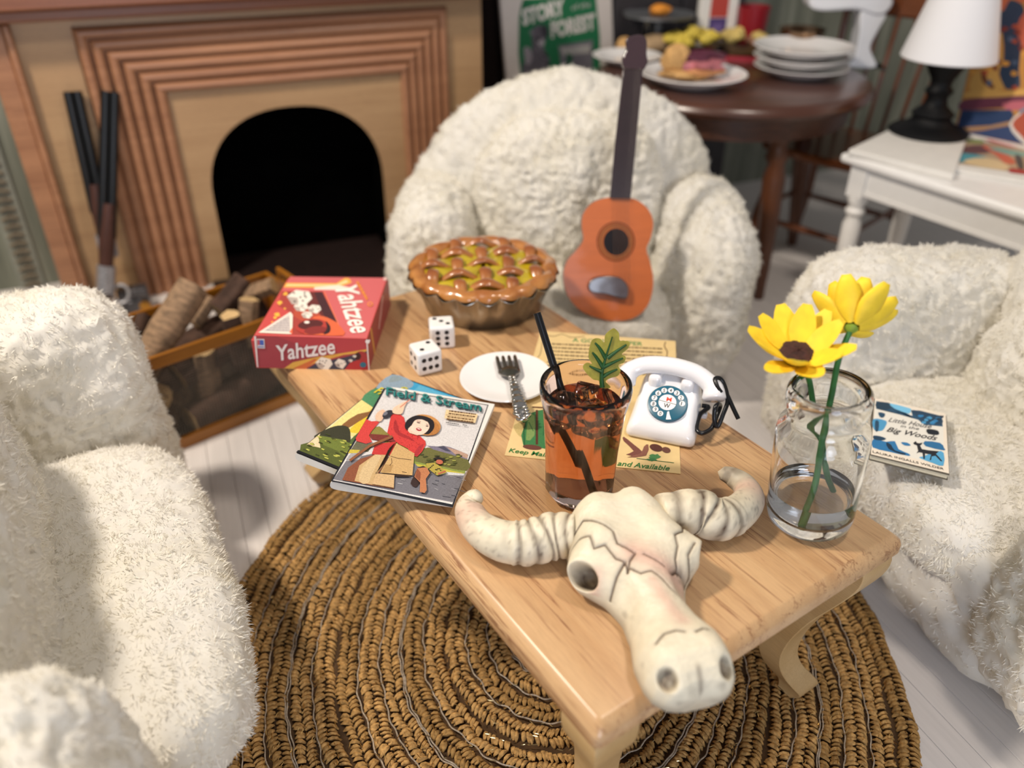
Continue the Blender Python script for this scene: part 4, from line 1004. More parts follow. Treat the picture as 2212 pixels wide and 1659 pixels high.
horn(1, [tuple(Vector((.068, .258, .050))), sp3(1505, 1105, .045), sp3(1548, 1122, .036), sp3(1590, 1110, .034), sp3(1617, 1080, .034), sp3(1608, 1050, .036), sp3(1582, 1030, .040), sp3(1560, 1022, .044)], [.030, .034, .032, .029, .025, .020, .016, .011], (5.2, .40, .62))

# ---- guitar on the armchair
gp = Vector((.262, 1.835, .342)); gn = Vector((.05, -.93, .36)).normalized()
gt = thing('guitar', 'small orange classical guitar leaning in the armchair behind the table', 'guitar', gp)
gq = (-gn).to_track_quat('Y', 'Z'); gt.rotation_euler = gq.to_euler(); inv = basis(gt); cG = crop(1200, 60, 250/628)
gf = onwall(cG, inv, gp, gn)
body = [(325, 1590), (230, 1575), (130, 1530), (65, 1450), (42, 1360), (60, 1270), (115, 1205), (150, 1150), (142, 1080), (150, 1010), (200, 950), (280, 922), (360, 918), (440, 935), (505, 990), (528, 1060), (515, 1140), (492, 1200), (510, 1265), (528, 1350), (522, 1440), (490, 1520), (420, 1575)]
body = smoothpts(body, 4)
def slab(pts, k0, k1, nm, mt, par, bev=0, sm=30):
    A = [gf(x, y, k0) for x, y in pts]; B = [gf(x, y, k1) for x, y in pts]; n_ = len(A)
    return MB().add(A + B, [tuple(range(n_)), tuple(reversed(range(n_, 2*n_)))] + [(k, n_+k, n_+(k+1) % n_, (k+1) % n_) for k in range(n_)]).build(nm, mt, par, smooth=sm, bevel=bev)
slab(body, -.036, 0, 'body_side', mat('guitar_side', '#4a2415', .35, .1, coat=.4), gt)
sb = slab(body, .0, .0035, 'soundboard', mat('soundboard_orange', '#c4662c', .45, .06, 10, coat=.15, stretch=(1, 1, 8)), gt)
ga = Art(lambda x, y, k: gf(x, y, .0036 + k))
for rx_, ry_, c_ in ((104, 108, '#5c2e1a'), (97, 101, '#c4662c'), (90, 94, '#7a4a28'), (84, 88, '#8d5a34'), (78, 82, '#b8642e')): ga.e(c_, 326, 1160, rx_, ry_, n=40)
ga.e('#140c10', 328, 1162, 70, 74, n=36); ga.build('rosette', M['print'], gt)
slab([(292, 925), (318, 640), (345, 400), (365, 220), (470, 230), (452, 420), (432, 640), (404, 928)], .0036, .010, 'neck', mat('neck_brown', '#2c1a20', .3, .1, coat=.4), gt, .001)
slab(smoothpts([(368, 225), (358, 170), (380, 120), (378, 70), (410, 48), (460, 42), (490, 70), (490, 150), (496, 190), (470, 235), (420, 232)], 3), .0, .012, 'headstock', mat('head_brown', '#3c2a30', .18, .05, coat=1.0), gt, .003)
g = MB(); 
for k in range(6):
    t_ = k/5; g.tube([gf(318 + 20*t_*4, 1400, .012), gf(306 + 18*t_*4.6, 926, .0125), gf(378 + 16*t_*4.6, 225, .0135)], .0004, 4)
g.build('strings', M['chrome'], gt, kind='stuff')
slab(smoothpts([(172, 1395), (200, 1358), (262, 1345), (340, 1352), (385, 1395), (385, 1460), (350, 1468), (270, 1445), (190, 1432)], 3), .0036, .018, 'bridge', mat('bridge_brown', '#4a3c3c', .2, .05, coat=.8), gt, .003)

# ---- book on the right armchair
bz = .375
bq = [at(x, y, bz) for x, y in ((1886, 860), (2045, 898), (2051, 1026), (1879, 982))]
bk = thing('book', 'small book with a blue winter scene on its cover, on the right armchair', 'book', (bq[3].x, bq[3].y, bz - .0125)); inv = basis(bk)
lq = [inv @ p for p in bq]; ctr = sum((Vector((p.x, p.y)) for p in lq), Vector((0, 0)))/4
MB().prism([tuple(ctr + (Vector((p.x, p.y))-ctr)*.975) for p in reversed(lq)], .0015, .0112).build('pages', mat('cream_pages', '#e6dcc0', .8, .05, 200), bk, smooth=0)
for z0, z1 in ((0, .0016), (.0112, .0125)): MB().prism([(p.x, p.y) for p in reversed(lq)], z0, z1).build('cover_board', mat('board_dark', '#5a5348', .6), bk, smooth=0)
cW = crop(1840, 830, 250/1885)
a = Art(onplane(cW, inv, bz + .0002))
a.p('#f0e4d2', '375,225 1530,480 1585,1455 310,1140').p('#e9e6dc', '385,265 1490,520 1500,1330 335,1040')
a.p('#27506e', '395,275 600,300 640,380 720,450 900,520 1080,580 1180,660 1480,690 1470,520 1250,465 1120,430 960,420 990,510 800,500 640,450 395,400', 0)
a.p('#7cc4e8', '620,310 940,390 960,420 930,480 700,400', 2).p('#1d3a50', '400,290 590,305 630,400 500,420 400,390', 2).p('#22405a', '960,430 1080,430 1300,480 1450,530 1470,660 1200,620 1080,540', 2)
for k in range(12): a.rough(['#2f7fb5', '#1a3145', '#4a9ac8'][k % 3], 1120 + (k*97) % 340, 520 + (k*53) % 120, 40, 22, k, 9)
a.p('#4f9cc9', '350,570 560,600 540,700 480,760 360,740', 3).p('#234a66', '380,600 440,610 430,760 380,760', 2).p('#234a66', '430,460 540,480 520,540 460,540', 2)
a.p('#2f78ad', '345,900 560,940 700,930 760,1060 920,1130 930,1170 600,1100 340,1030', 2).p('#17324a', '560,950 640,990 700,1080 880,1130 820,1150 600,1060', 2).p('#22405a', '350,840 460,850 560,890 480,920 360,900', 2)
a.p('#2f78ad', '800,950 900,955 960,1000 860,1000', 2).p('#2c6f9f', '1190,930 1440,960 1500,1040 1500,1080 1200,1010', 2).p('#58a8d4', '1380,1100 1495,1120 1490,1330 1330,1290 1100,1200 1160,1180', 2)
a.p('#151c26', '1215,740 1290,735 1400,760 1420,810 1380,830 1240,810', 2)
a.p('#20222a', '1000,960 1040,930 1060,960 1100,965 1150,955 1135,985 1110,1000 1140,1060 1250,1080 1420,1095 1370,1140 1420,1190 1475,1260 1450,1260 1360,1170 1300,1180 1290,1240 1265,1240 1290,1150 1190,1130 1190,1220 1165,1220 1150,1120 1090,1110 1050,1130 1080,1090 1060,1000 1010,980')
a.t('#3c3a40', 'Little House', (590, 610), (1290, 725), (22, -68), 0, .35).t('#3c3a40', 'in the', (790, 700), (1090, 750), (10, -40), 0, .2).t('#2c2a30', 'Big Woods', (560, 770), (1380, 920), (24, -74), .01, .35)
a.t('#4a4440', 'LAURA INGALLS WILDER', (340, 1118), (1500, 1402), (-3, -34), .01)
a.build('cover_print', M['printg'], bk)
# ================================================================== BEHIND THE TABLE
# ---- firewood box
fbk = thing('firewood_box', 'orange-brown framed firewood box with wire mesh sides in front of the fireplace', 'wood box', (-.912, 1.663, 0), R(42))
BL, BDp, BHt = .50, .27, .285
org = woodmat('amber_frame', '#a0640e', '#85500a', '#6a3c06', .4, 1.5, .3, .2)
def rails(x0, x1, y, nm, flip):
    g = MB()
    return g
rw = .034
def frame(nm, ax, at_, lo, hi):
    """a rectangular frame of four strips in the plane across axis ax"""
    def bx_(a0, a1, z0, z1):
        g = MB()
        if ax == 'y': g.box((a0, at_, z0), (a1, at_+.012, z1))
        else: g.box((at_, a0, z0), (at_+.012, a1, z1))
        g.build('frame_rail', org, fbk, smooth=0, bevel=.0015)
    bx_(lo, hi, BHt-rw, BHt); bx_(lo, hi, 0, rw); bx_(lo, lo+rw, rw, BHt-rw); bx_(hi-rw, hi, rw, BHt-rw)
frame('f', 'y', 0, 0, BL); frame('b', 'y', BDp-.012, 0, BL); frame('l', 'x', 0, .012, BDp-.012); frame('r', 'x', BL-.012, .012, BDp-.012)
wire = mat('mesh_wire', '#6d665c', .45, .1, metal=.6)
g = MB()
def wires(ax, at_, lo, hi):
    n_ = int((hi-lo)/.0072)
    for k in range(1, n_):
        a_ = lo + (hi-lo)*k/n_; p = ((a_, at_, rw), (a_, at_, BHt-rw)) if ax == 'y' else ((at_, a_, rw), (at_, a_, BHt-rw)); g.tube(p, .0008, 3)
    for k in range(1, 30):
        z = rw + (BHt-2*rw)*k/30; p = ((lo, at_, z), (hi, at_, z)) if ax == 'y' else ((at_, lo, z), (at_, hi, z)); g.tube(p, .0008, 3)
wires('y', .007, rw, BL-rw); wires('x', .006, rw, BDp-rw)
g.build('wire_mesh', wire, fbk, smooth=0, kind='stuff')
MB().box((.01, .012, .004), (BL-.01, BDp-.012, .012)).build('bottom_board', mat('dark_board', '#1c120b', .8), fbk, smooth=0)
g = MB(); g.box((BL-.012, .10, BHt), (BL, .17, BHt+.012)).box((BL-.012, .09, BHt-.0), (BL, .105, BHt+.03)).box((BL-.012, .165, BHt), (BL, .18, BHt+.03)).box((BL-.012, .09, BHt+.03), (BL, .18, BHt+.045)); g.build('handle', org, fbk, smooth=0, bevel=.002)
bark = mat('log_bark', '#8a6f55', .85, .4, 30, bump=.6, bd=.006, stretch=(1, 1, 3)); bark2 = mat('log_bark_dark', '#4a3428', .9, .4, 30, bump=.6, bd=.006)
cut = mat('log_end', '#c9a877', .8, .15, 40)
def log(p0, p1, r, dark, label, split=False, sd=0):
    p0, p1 = Vector(p0), Vector(p1); L_ = (p1-p0).length; o = thing('log', label, 'log', p0, group='split logs in the firewood box'); o.rotation_euler = (p1-p0).to_track_quat('Z', 'Y').to_euler()
    def fn(r_, z, a, i):
        k = 1 + .08*math.sin(a*3+sd) + .05*math.sin(a*5+z*30+sd)
        if split: k *= (.62 if math.sin(a+sd) > .3 else 1)
        return r_*k, z
    MB().lathe([(r, .0)] + [(r*(1+.03*math.sin(j*2+sd)), L_*j/8) for j in range(1, 8)] + [(r, L_)], 18, fn, cap=False).build('bark', bark2 if dark else bark, o, smooth=50)
    for z in (0, L_): MB().lathe([(0, z), (r*.99, z)], 18, fn, cap=False).build('cut_end', cut, o, smooth=0)
fm_ = fbk.matrix_basis
bpy.context.view_layer.update(); fw = fbk.matrix_world
def B(x, y, z): return fw @ Vector((x, y, z))
log(B(.035, .075, .215), B(.235, .125, .375), .040, False, 'long thick pale log sticking out of the firewood box')
log(B(.055, .16, .245), B(.115, .20, .30), .026, True, 'short dark log with a pale cut end beside the long log', True, 1)
log(B(.03, .12, .20), B(.02, .19, .262), .030, True, 'dark log at the left end of the firewood box', True, 2)
log(B(.285, .055, .16), B(.280, .060, .30), .030, True, 'upright brown log near the front rail of the firewood box', True, 3)
log(B(.335, .10, .17), B(.375, .115, .292), .032, False, 'pale split log standing right of the upright brown one', True, 4)
log(B(.30, .17, .26), B(.40, .20, .31), .030, True, 'dark log lying along the back rail of the firewood box', True, 5)
log(B(.38, .20, .27), B(.455, .14, .305), .028, False, 'pale log in the right end of the firewood box', True, 6)
log(B(.23, .19, .24), B(.30, .21, .285), .024, False, 'small pale log behind the long log', True, 7)
log(B(.12, .05, .04), B(.40, .09, .075), .045, True, 'dark log on the bottom, seen through the mesh', False, 8)
log(B(.10, .14, .08), B(.37, .17, .13), .048, False, 'brown log in the middle of the firewood box, seen through the mesh', False, 9)
log(B(.02, .04, .05), B(.14, .20, .07), .045, True, 'dark log low at the left end, seen through the mesh', False, 16)
log(B(.05, .10, .13), B(.24, .22, .15), .046, True, 'dark log slanting across the middle of the firewood box', False, 17)
log(B(.13, .09, .16), B(.30, .10, .20), .040, True, 'dark log under the long pale one in the firewood box', False, 12)
log(B(.15, .20, .16), B(.44, .21, .21), .042, True, 'dark log lying behind the others along the back of the box', False, 13)
log(B(.30, .12, .10), B(.46, .10, .20), .045, True, 'thick dark log filling the right half of the box', False, 14)
log(B(.04, .20, .10), B(.05, .06, .14), .045, True, 'dark log lying crosswise at the left end of the box', False, 15)
log(B(.19, .07, .08), B(.20, .06, .22), .034, False, 'log standing inside the mesh front of the firewood box', True, 10)

# ---- two toy shotguns leaning on the mantelpiece
gvp = room(-.36, -.16); 
def shotgun(label, top, bottom, lean_t, lean_b, sd):
    g_ = thing('toy_shotgun', label, 'toy gun', (0, 0, 0), group='toy double-barrelled shotguns'); Pt = atp(top[0], top[1], room(0, lean_t), N2); Pb = atp(bottom[0], bottom[1], room(0, lean_b), N2)
    g_.location = Pb; d = (Pt-Pb); L_ = d.length; g_.rotation_euler = d.to_track_quat('Z', 'X').to_euler(); iv_ = basis(g_)
    sx = (iv_.to_3x3() @ U2); sx.z = 0; sx.normalize()
    g = MB()
    for s_ in (-1, 1): g.tube([sx*s_*.0135 + Vector((0, 0, L_*.30)), sx*s_*.0125 + Vector((0, 0, L_))], [.0145, .0138], 14)
    g.build('barrels', mat('gun_black', '#0e1013', .35), g_, smooth=60)
    g = MB(); g.tube([(0, 0, L_*.16), (0, 0, L_*.30), sx*.004 + Vector((0, 0, L_*.47))], [.022, .025, .020], 12); g.build('forestock', mat('gun_wood', '#4a2c24', .4, .2), g_, smooth=60)
    up_ = Vector((0, 0, 1)); g = MB(); g.tube([(0, 0, L_*.02), (0, 0, L_*.16)], [.031, .032], 8, flat=.8); g.build('receiver', mat('engraved_silver', '#a9a8ae', .35, .3, 120, metal=.6, bump=.6, bd=.003), g_, smooth=30)
    if sd: return
    g = MB(); c_ = sx*.045 + Vector((0, 0, L_*.02)); g.tube([c_ + sx*.024*math.cos(a) + Vector((0, 0, .03*math.sin(a))) for a in [2*PI*k/20 for k in range(21)]], .0055, 6); g.build('trigger_guard', mat('guard_silver', '#b5b4b8', .35, .1, metal=.3), g_, smooth=60)
    g = MB(); g.tube([(0, 0, L_*.02), sx*-.01 + Vector((0, 0, -L_*.12)), sx*-.03 + Vector((0, 0, -L_*.30))], [.02, .02, .026], 12); g.build('stock', mat('gun_stock', '#3a2018', .4, .2), g_, smooth=60)
shotgun('toy double-barrelled shotgun standing more upright against the mantelpiece', (238, 198), (228, 640), -.02, -.16, 0)
shotgun('toy double-barrelled shotgun leaning left against the mantelpiece', (156, 198), (238, 560), -.02, -.09, 1)
mt_ = thing('metal_stand', 'dark grey metal stand holding the toy shotguns beside the firewood box', 'stand', room(-.345, -.12), ROOM)
MB().box((-.02, -.02, 0), (.075, .03, .085)).box((.0, -.03, .0), (.055, -.02, .05)).build('stand_body', mat('pewter', '#5b5a5e', .4, .2, metal=.7), mt_, smooth=30, bevel=.01)
g = MB(); g.lathe([(0, 0), (.016, .0), (.018, .004), (.008, .007), (0, .007)], 18); o = g.build('brass_stud', mat('brass', '#b9863c', .35, .1, metal=.9), mt_, smooth=40); o.location = (.058, -.032, .03); o.rotation_euler = (PI/2, 0, 0)

# ---- round dining table
ZD = .68
dt = thing('dining_table', 'round dark wood dining table behind the guitar armchair', 'table', (.755, 2.965, 0))
dtop = woodmat('dining_top', '#573020', '#402214', '#26130b', .3, .8, .3, .5)
MB().lathe([(0, ZD-.05), (.43, ZD-.05), (.462, ZD-.042), (.47, ZD-.028), (.465, ZD-.012), (.45, ZD-.002), (.44, ZD), (0, ZD)], 72).build('tabletop', dtop, dt, smooth=40)
MB().lathe([(.40, ZD-.12), (.405, ZD-.12), (.405, ZD-.05), (.39, ZD-.05), (.39, ZD-.12)], 48, cap=False).build('apron', M['darkwood'], dt, smooth=40)
dl = mat('dining_leg', '#57301a', .35, .2, 10, coat=.3)
for k, an in enumerate((-73, 17, 107, 197)):
    x, y = .33*math.cos(R(an)), .33*math.sin(R(an)); x2, y2 = .385*math.cos(R(an)), .385*math.sin(R(an))
    pr_ = [(.0, .018), (.05, .02), (.10, .024), (.2, .029), (.30, .034), (.42, .037), (.47, .028), (.49, .038), (.52, .028), (.55, .036), (ZD-.12, .042), (ZD-.06, .042)]
    MB().tube([(x2+(x-x2)*z/ZD, y2+(y-y2)*z/ZD, z) for z, r_ in pr_], [r_ for z, r_ in pr_], 14).build('leg', dl, dt, smooth=50)

# ---- things on the dining table
def dp(px, py):
    P = at(px, py, ZD); q_ = min(1, 3.28/P.y); return Vector((P.x*q_, P.y*q_, ZD))
def dish(name, label, loc, r, cat='plate', h=.03, grp=None, mt=None):
    o = thing(name, label, cat, loc, 0, grp)
    MB().lathe([(0, 0), (r*.52, 0), (r*.6, h*.15), (r*.93, h*.75), (r, h*.95), (r*.99, h), (r*.9, h*.88), (r*.6, h*.4), (r*.5, h*.3), (0, h*.28)], 48).build('dish', mt or M['white'], o, smooth=60); return o
stc = (.975, 2.93)
for k, nm in enumerate(('bottom plate of the stack of three on the dining table', 'middle plate of the stack of three on the dining table', 'top plate of the stack of three on the dining table')):
    dish('plate', 'white ' + nm, (stc[0] + (.004, -.004, .0)[k], stc[1], ZD + .0005 + k*.032), (.158, .156, .166)[k], h=.036, grp='stack of white plates')
dish('plate', 'white plate with a filled sandwich, at the near edge of the dining table', (.585, 2.79, ZD), .174, h=.042)
dish('plate', 'white plate at the left of the dining table behind the guitar', (.41, 3.12, ZD), .125, h=.03)
bread = mat('bread', '#c79c63', .8, .2, 50, bump=.4, bd=.004); 
sw = thing('sandwich', 'thick sandwich with pink and purple filling on the white plate', 'sandwich', (.585, 2.82, ZD + .014), R(10))
rn = random.Random(8)
def lump(cx, cy, cz, a, b, c_, sd, n_=14, amp=.18):
    g = MB(); rs_ = random.Random(sd); ph = [rs_.random()*6 for _ in range(6)]
    pr_ = [(math.sin(PI*k/10), -math.cos(PI*k/10)) for k in range(11)]
    g.lathe([(max(p, 1e-4), q) for p, q in pr_], n_, lambda r, z, an, i: (r*(1+amp*math.sin(an*3+ph[0]+z*2)+amp*.6*math.sin(an*5+ph[1]-z*3)), z*(1+amp*.5*math.sin(an*2+ph[2]))), T=Matrix.Translation((cx, cy, cz)) @ Matrix.Diagonal((a, b, c_, 1)), cap=False)
    return g
lump(-.01, 0, .018, .095, .05, .018, 1).build('bread_slice', bread, sw); lump(.03, -.02, .045, .075, .045, .018, 2, amp=.3).build('pink_filling', mat('pink_meat', '#b56a72', .5, .3, 40, coat=.3), sw); lump(.03, .01, .062, .07, .045, .022, 3, amp=.3).build('purple_filling', mat('purple_leaf', '#5a2338', .5, .3, 40, coat=.3), sw); lump(-.055, .01, .06, .045, .04, .045, 4).build('bread_slice', bread, sw); lump(.035, -.045, .03, .06, .016, .013, 5).build('bread_slice', mat('crust_tan', '#c98d5a', .7, .2), sw)
b0 = thing('bread_roll', 'small tan bread roll left of the guitar head on the dining table', 'bread', dp(1348, 112) + Vector((0, 0, .0)), 0); lump(0, 0, .03, .03, .03, .03, 9).build('roll', bread, b0)
# popcorn and pasta bowls
gbm = glassmat('bowl_glass', '#e9e6e2', 1.45)
def bowl(label, loc, r, seed, colr, colr2, n_=26):
    o = thing('snack_bowl', label, 'bowl', loc); MB().lathe([(0, 0), (r*.5, 0), (r*.8, .02), (r, .05), (r*.96, .05), (r*.75, .022), (r*.45, .006), (0, .006)], 36).build('bowl_wall', mat('pewter_bowl', '#8a8378', .25, .1, metal=.8), o, smooth=60)
    rs_ = random.Random(seed); f = MB()
    for k in range(n_):
        a_ = rs_.random()*2*PI; q_ = r*.8*math.sqrt(rs_.random()); f_ = lump(q_*math.cos(a_), q_*math.sin(a_), .05 + (1-q_/r)*.045*rs_.uniform(.6, 1.1), .022, .020, .016, k, 8, .3); f.add(f_.v, f_.f)
    f.build('snack_food', mat('snack_'+label.split()[0], colr, .6, .3, 40), o, kind='stuff'); return o
bowl('yellow popcorn heaped in the left metal bowl on the dining table', dp(1490, 108), .12, 1, '#d8c04e', '')
bowl('pale yellow and tan snacks heaped in the right metal bowl on the dining table', dp(1600, 112), .10, 2, '#cdb56a', '', 18)
b1 = thing('bread_roll', 'pinkish tan roll on top of the right snack bowl', 'bread', dp(1640, 82) + Vector((0, 0, .05))); lump(0, 0, 0, .05, .028, .024, 12).build('roll', mat('roll_tan', '#b98568', .7, .2), b1)
rt = thing('red_tray', 'red rimmed tray under the snack bowls on the dining table', 'tray', dp(1600, 120) + Vector((0, .02, 0)), R(-14))
MB().box((-.19, -.11, 0), (.22, .11, .004)).build('tray_bottom', mat('tray_tan', '#a98763', .6), rt, smooth=0); MB().box((-.20, -.125, 0), (.23, -.108, .014)).box((-.20, .108, 0), (.23, .125, .014)).box((-.20, -.11, 0), (-.185, .11, .014)).box((.215, -.11, 0), (.23, .11, .014)).build('tray_rim', mat('tray_red', '#a32836', .4), rt, smooth=0)
tb = thing('tan_loaf', 'tan loaf on the dining table left of the popcorn', 'bread', dp(1420, 105), R(20)); lump(0, 0, .035, .085, .05, .036, 15, amp=.08).build('loaf', mat('loaf_tan', '#a98e6c', .8, .2, 30), tb)
# packet and red cloth behind
pk = thing('snack_packet', 'white packet with red and purple bands standing at the back of the dining table', 'packet', dp(1557, 60) + Vector((0, .06, 0)), R(8))
MB().box((-.075, 0, 0), (.075, .035, .24)).build('packet_body', M['paper'], pk, smooth=0, bevel=.006)
a = Art(lambda x, y, k: Vector((x, -.0002-k, y))); a.p('#b5463c', '-.035,.12 .035,.12 .035,.24 -.035,.24').p('#4a3a72', '-.035,.05 .035,.05 .035,.118 -.035,.118').p('#6b5a92', '-.02,.07 .02,.07 .02,.10 -.02,.10'); a.build('packet_print', M['printg'], pk)
rc = thing('red_cup', 'dark red cup behind the snack bowls', 'cup', dp(1636, 40) + Vector((0, .06, 0))); MB().lathe([(0, 0), (.045, 0), (.06, .16), (.056, .16), (.042, .006), (0, .006)], 28).build('cup_body', mat('cup_red', '#8c1522', .4), rc, smooth=50)
st_ = thing('cake_stand', 'grey metal dish with orange food at the back left of the dining table', 'stand', dp(1428, 48) + Vector((0, .06, 0))); MB().lathe([(0, 0), (.07, 0), (.05, .012), (.018, .02), (.016, .10), (.05, .115), (.13, .125), (.135, .135), (.12, .132), (0, .124)], 36).build('stand_body', mat('stand_grey', '#6f7276', .35, .1, metal=.3), st_, smooth=50); lump(0, 0, .145, .04, .03, .02, 3).build('orange_food', mat('orange_food', '#d88a2c', .6, .2), st_)

# stand mixer with metal bowl
mxp = Vector((1.13, 3.10, ZD)); mx = thing('stand_mixer', 'white stand mixer at the right back of the dining table', 'mixer', mxp, R(0))
iv_ = basis(mx); Vn = Vector((0, -1, .0))
def vp(px, py): 
    p = iv_ @ atp(px, py, mxp, Vn); return (p.x, max(0, p.z))
def slabv(pts, y0, y1, nm, mt, par, sm=4, bev=.01):
    q_ = smoothpts([vp(*p) for p in pts], sm); n_ = len(q_); vs = [(x, y0, z) for x, z in q_] + [(x, y1, z) for x, z in q_]
    return MB().add(vs, [tuple(range(n_)), tuple(reversed(range(n_, 2*n_)))] + [(k, n_+k, n_+(k+1) % n_, (k+1) % n_) for k in range(n_)]).build(nm, mt, par, smooth=40, bevel=bev)
mw = mat('mixer_white', '#dfe1e6', .3, .02, coat=.4)
slabv([(1742, 8), (1750, -30), (1800, -45), (1880, -40), (1920, -5), (1905, 25), (1880, 30), (1840, 18), (1770, 20)], -.045, .045, 'mixer_head', mw, mx)
slabv([(1856, 15), (1905, 25), (1890, 60), (1872, 100), (1880, 163), (1820, 166), (1838, 120), (1848, 70)], -.04, .04, 'mixer_column', mw, mx)
slabv([(1885, 158), (1700, 150), (1690, 166), (1800, 178), (1885, 170)], -.05, .05, 'mixer_foot', mw, mx, 2, .004)
ml = thing('mixing_bowl', 'shiny metal mixing bowl under the white stand mixer', 'bowl', Vector((1.03, 3.14, ZD + .003)))
MB().lathe([(0, 0), (.03, 0), (.05, .02), (.07, .06), (.078, .11), (.082, .112), (.076, .108), (.066, .06), (0, .012)], 32).build('bowl_wall', mat('bowl_steel', '#8a7058', .15, .05, metal=1), ml, smooth=60)

# ---- spindle-back dining chairs
cw = mat('chair_wood', '#6a3716', .32, .2, 10, coat=.4)
def dchair(label, loc, rz):
    c = thing('dining_chair', label, 'chair', loc, rz)
    MB().prism(smoothpts([(-.20, -.19), (.20, -.19), (.215, 0), (.19, .19), (-.19, .19), (-.215, 0)], 4), .42, .45).build('seat', cw, c, smooth=40, bevel=.008)
    for sx in (-1, 1):
        for sy in (-1, 1):
            pts = [(sx*(.21 - .06*z/.42), sy*(.21 - .06*z/.42), z) for z in (0, .05, .12, .2, .28, .34, .38, .42)]
            MB().tube(pts, [.013, .015, .019, .022, .018, .022, .017, .018], 12).build('leg', cw, c, smooth=60)
    for sy in (-.175, .175): MB().tube([(-.18, sy, .17), (0, sy, .17), (.18, sy, .17)], [.009, .013, .009], 8).build('stretcher', cw, c, smooth=60)
    for sx in (-.178, .178): MB().tube([(sx, -.17, .21), (sx, .17, .21)], .009, 8).build('stretcher', cw, c, smooth=60)
    for k in range(7):
        x = -.165 + .055*k; r_ = .013 if k in (0, 6) else .0075
        MB().tube([(x, .165, .44), (x*1.1, .20, .66), (x*1.18, .24, .90)], r_, 8).build('spindle', cw, c, smooth=60)
    MB().box((-.235, .222, .84), (.235, .246, .955)).build('crest_rail', cw, c, smooth=30, bevel=.01)
    return c
dchair('spindle-back wooden chair right of the dining table, behind the lamp', (1.18, 2.93, 0), R(-45))

# ---- white side table, lamp, picture, magazines
ZS = .55
sc_ = at(1815, 330, ZS); fd = (at(2212, 455, ZS) - sc_).normalized(); ang = math.atan2(fd.y, fd.x)
stb = thing('side_table', 'white painted side table with turned legs at the upper right', 'table', sc_, ang)
pw_ = mat('white_paint', '#efedea', .4, .02, coat=.1)
SW, SD = .75, .38
MB().box((0, 0, -.028), (SW, SD, 0)).build('tabletop', pw_, stb, smooth=40, bevel=.011, seg=4)
MB().box((.05, .035, -.115), (SW-.05, .047, -.028)).box((.05, SD-.047, -.115), (SW-.05, SD-.035, -.028)).box((.05, .04, -.115), (.062, SD-.04, -.028)).box((SW-.062, .04, -.115), (SW-.05, SD-.04, -.028)).build('apron', pw_, stb, smooth=30, bevel=.003)
MB().box((.09, .030, -.117), (SW-.09, .0352, -.102)).box((.09, .030, -.045), (SW-.09, .0352, -.030)).build('apron_moulding', pw_, stb, smooth=30, bevel=.002)
for x in (.06, SW-.06):
    for y in (.055, SD-.055):
        MB().box((x-.029, y-.029, -.13), (x+.029, y+.029, -.028)).lathe([(.012, -ZS), (.02, -ZS+.03), (.017, -ZS+.06), (.026, -ZS+.2), (.029, -.22), (.022, -.20), (.022, -.19), (.030, -.182), (.030, -.172), (.022, -.165), (.024, -.155), (.031, -.14), (.029, -.128)], 20, T=Matrix.Translation((x, y, 0))).build('leg', pw_, stb, smooth=35, bevel=.002)
iv_ = basis(stb)
# white sheet of paper draped over the end
ps = thing('white_cloth', 'small folded white paper lying on the left end of the side table under the lamp', 'paper', sc_, ang); ivp = basis(ps)
g = MB(); 
q_ = [ivp @ at(*p, ZS) for p in ((1830, 336), (1921, 291), (2084, 316), (2056, 392))]
g.prism([(p.x, p.y) for p in q_][::-1], .0005, .020); g.build('paper_fold', M['paper'], ps, smooth=30, bevel=.004)
lp = at(2000, 300, ZS); la = thing('table_lamp', 'lamp with black turned base and white cone shade on the white side table', 'lamp', (lp.x, lp.y, ZS + .0205))
blk = mat('lamp_black', '#07080b', .55, .1, spec=.25)
MB().lathe([(0, 0), (.118, 0), (.120, .006), (.112, .014), (.08, .026), (.064, .036), (.056, .050), (.064, .060), (.052, .072), (.036, .085), (.030, .11), (.042, .130), (.030, .145), (.034, .165), (.052, .195), (.058, .215), (.054, .235), (.032, .25), (.016, .26), (.012, .40), (0, .40)], 40).build('lamp_base', blk, la, smooth=50)
t = NT('lamp_shade_white'); t.b.inputs['Base Color'].default_value = (.82, .82, .85, 1); t.set(Roughness=.8); sh_ = t.m
MB().lathe([(.133, .225), (.135, .225), (.137, .228), (.064, .52), (.061, .52), (.131, .232)], 56, cap=False).build('lamp_shade', sh_, la, smooth=40)
# picture board standing on the table
pa = at(2066, 290, ZS); pb_ = at(2240, 340, ZS); pdx = (pb_-pa); pdx.z = 0; pan = math.atan2(pdx.y, pdx.x); pnn = Vector((math.sin(pan), -math.cos(pan), .10)).normalized()
pic = thing('picture_board', 'colourful picture of autumn trees standing on the white side table', 'picture', (pa.x, pa.y, ZS), pan); ivp = basis(pic)
pic.rotation_euler = (R(-6), 0, pan); ivp = basis(pic); pnn = pic.matrix_world.to_3x3() @ Vector((0, -1, 0))
MB().box((0, 0, 0), (.62, .012, .60)).build('board', mat('board_back', '#e6e1da', .7), pic, smooth=0)
cQ = crop(1900, 0, 312/1232); wf = onwall(cQ, ivp, pa, pnn)
a = Art(lambda x, y, k: wf(x, y, k + .0004))
a.p('#c98f4a', '640,1115 760,600 980,-200 1700,-200 1700,1330 1240,1240').p('#b9cfc4', '980,-200 960,150 1010,100 1060,-200').p('#d0704e', '1020,-200 1010,30 1040,90 1100,60 1130,-20 1232,30 1300,-200', 2)
a.p('#38465c', '1110,0 1190,20 1230,60 1230,140 1160,230 1210,300 1190,600 1200,740 1080,760 1020,620 1060,500 1050,300 980,300 970,200 1000,110 1060,90', 2).p('#c9664e', '1170,230 1240,100 1300,100 1300,420 1210,380', 2)
